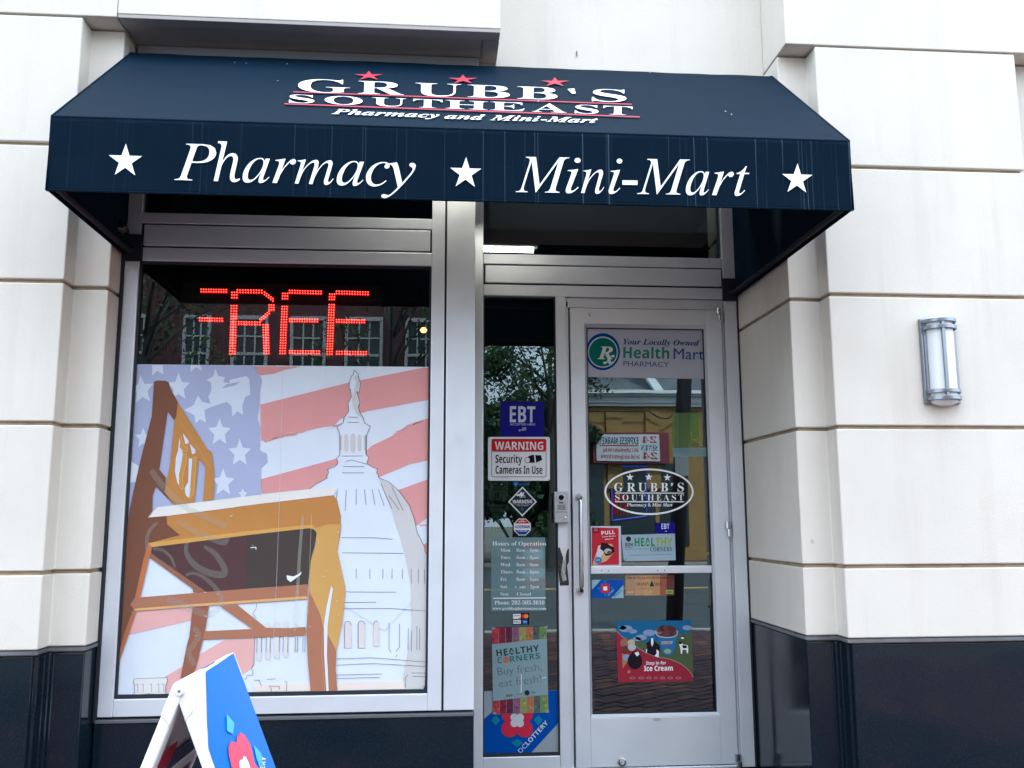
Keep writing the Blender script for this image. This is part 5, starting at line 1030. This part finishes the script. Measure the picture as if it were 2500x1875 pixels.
# cable looping along the market wall and blue rope light round its window
cb = [refl(*H(c)[0], ly-.3, yd) for c in ((195, 1110), (400, 1118), (600, 1112), (700, 1115), (750, 1150), (810, 1178), (870, 1182), (910, 1150), (960, 1120), (1125, 1118))]
MB().tube(cb, .03, GASK, 6).build('cable', ym)
RP = mat('lit_blue_rope_light', (.05, .08, .6), .4, emit=(.05, .08, 1), es=.7)
c4 = [refl(*I(c)[0], ly-.1, yd) for c in ((492, 75), (865, 80), (868, 610), (500, 660))]
for k in range(4): MB().tube([c4[k], c4[(k+1) % 4]], .02, RP, 6).build('rope_light', ym)
wq = refl(*I((505, 600))[0], ly-.12, yd); wr = refl(*I((665, 560))[0], ly-.12, yd)
wtext('ATM', 'b', wq.x, wr.x, wq.z, .75, -ly+.12, SR, ym)
# utility pole at the kerb
PY = 6.05
pb = refl(1648, 1530, PY, yd); pt = refl(1676, 860, PY, yd); dz = (pt-pb)/(pt.z-pb.z)
up_ = thing('utility_pole', (pb.x, -PY, GZ), 'dark wooden utility pole at the kerb mirrored in the door glass', 'pole')
base = pb+dz*(GZ-pb.z); topp = pb+dz*(8.5-pb.z)
MB().tube([base, topp], [.115, .085], mat('dark_creosoted_wood', (.035, .035, .04), .9, noise=.2, nscale=15, stretch=(1, 1, .1)), 14).build('shaft', up_, smooth=True)
q = refl(1668, 1130, PY-.15, yd); MB().box(q.x-.10, q.x+.10, -PY+.12, -PY+.14, q.z-.18, q.z+.16, mat('dull_plate', (.25, .27, .28), .5)).build('plate', up_)
# orange barrel by the kerb
q = refl(1302, 1305, 16, yd)
tb = thing('traffic_barrel', (q.x, -16, GZ-.12), 'orange and white traffic barrel in the road mirrored in the sidelight', 'barrel')
OR = mat('orange_plastic', (.65, .13, .04), .5)
z_ = GZ-.12
for k in range(5): MB().tube([(q.x, -16, z_+k*.22), (q.x, -16, z_+(k+1)*.22)], [.32-.02*k, .30-.02*k], OR if k % 2 == 0 else WHITE, 18).build('band', tb)
# trees
LEAF = [mat('leaf_green_%s' % n, c, .6, spec=.3) for n, c in (('dark', (.03, .075, .035)), ('mid', (.05, .11, .045)), ('light', (.08, .15, .06)))]
BARK = mat('grey_bark', (.06, .055, .05), .9, bump=.6, bscale=30)
def tree(x, y, h, r, zc, n, label, seed, trunk=.16, ls=1.0, zlo=.3):
    rnd = random.Random(seed); t = thing('street_tree', (x, y, GZ), label, 'tree', 'trees across the street')
    b = MB(); b.tube([(x, y, GZ), (x+.1, y, GZ+h*.25), (x, y+.1, GZ+h*.5), (x+.1, y, GZ+h*.8)], [trunk, trunk*.8, trunk*.6, trunk*.2], BARK, 10)
    tips = []
    for k in range(16):
        a = rnd.uniform(0, 2*pi); z = GZ+h*rnd.uniform(zlo, .7); e = Vector((x+cos(a)*r*rnd.uniform(.5, .9), y+sin(a)*r*rnd.uniform(.5, .9), min(GZ+h, z+h*rnd.uniform(.1, .3)))); b.tube([(x, y, z), ((x+e.x)/2, (y+e.y)/2, (z+e.z)/2+.2), e], [trunk*.35, trunk*.2, .02], BARK, 6); tips.append(e)
    b.build('trunk', t)
    c = MB(); cl = [(tp_+Vector((rnd.gauss(0, .5), rnd.gauss(0, .5), rnd.gauss(0, .5))), rnd.uniform(.5, 1.1)) for tp_ in tips for _ in range(4)]
    for i in range(n):
        cc, cr_ = rnd.choice(cl); d = Vector((rnd.gauss(0, 1), rnd.gauss(0, 1), rnd.gauss(0, .8))).normalized()*cr_*rnd.random()**.4; q = cc+d*r*.28
        u = Vector((rnd.gauss(0, 1), rnd.gauss(0, 1), rnd.gauss(0, 1))).normalized(); v = u.cross(Vector((rnd.gauss(0, 1), rnd.gauss(0, 1), rnd.gauss(0, 1)))).normalized(); s_ = rnd.uniform(.04, .10)*ls
        c.add([q-u*s_, q+v*s_*.5, q+u*s_, q-v*s_*.5], [(0, 1, 2, 3)], LEAF[rnd.choice((0, 0, 1, 1, 2))])
    c.build('crown', t)
q = refl(1300, 930, 24, yd); tree(q.x+.4, -22.5, 10.5, 2.6, 0, 15000, 'tall loose street tree against the sky mirrored in the sidelight', 1)
q = refl(480, 700, 20, .03); tree(q.x-1.0, -19, 9.5, 3.2, 0, 3200, 'leafy street tree before the brick house, nearer its far corner', 2)
q = refl(900, 700, 24, .03); tree(q.x+.8, -23, 11.0, 2.6, 0, 2400, 'leafy street tree before the brick house, nearer the open gap', 3)
q = refl(1250, 1100, 30, yd); tree(q.x-.3, -25.6, 6.2, 2.6, 0, 26000, 'low dense street tree filling the gap between house and market', 5, .12, 1.5, .08)
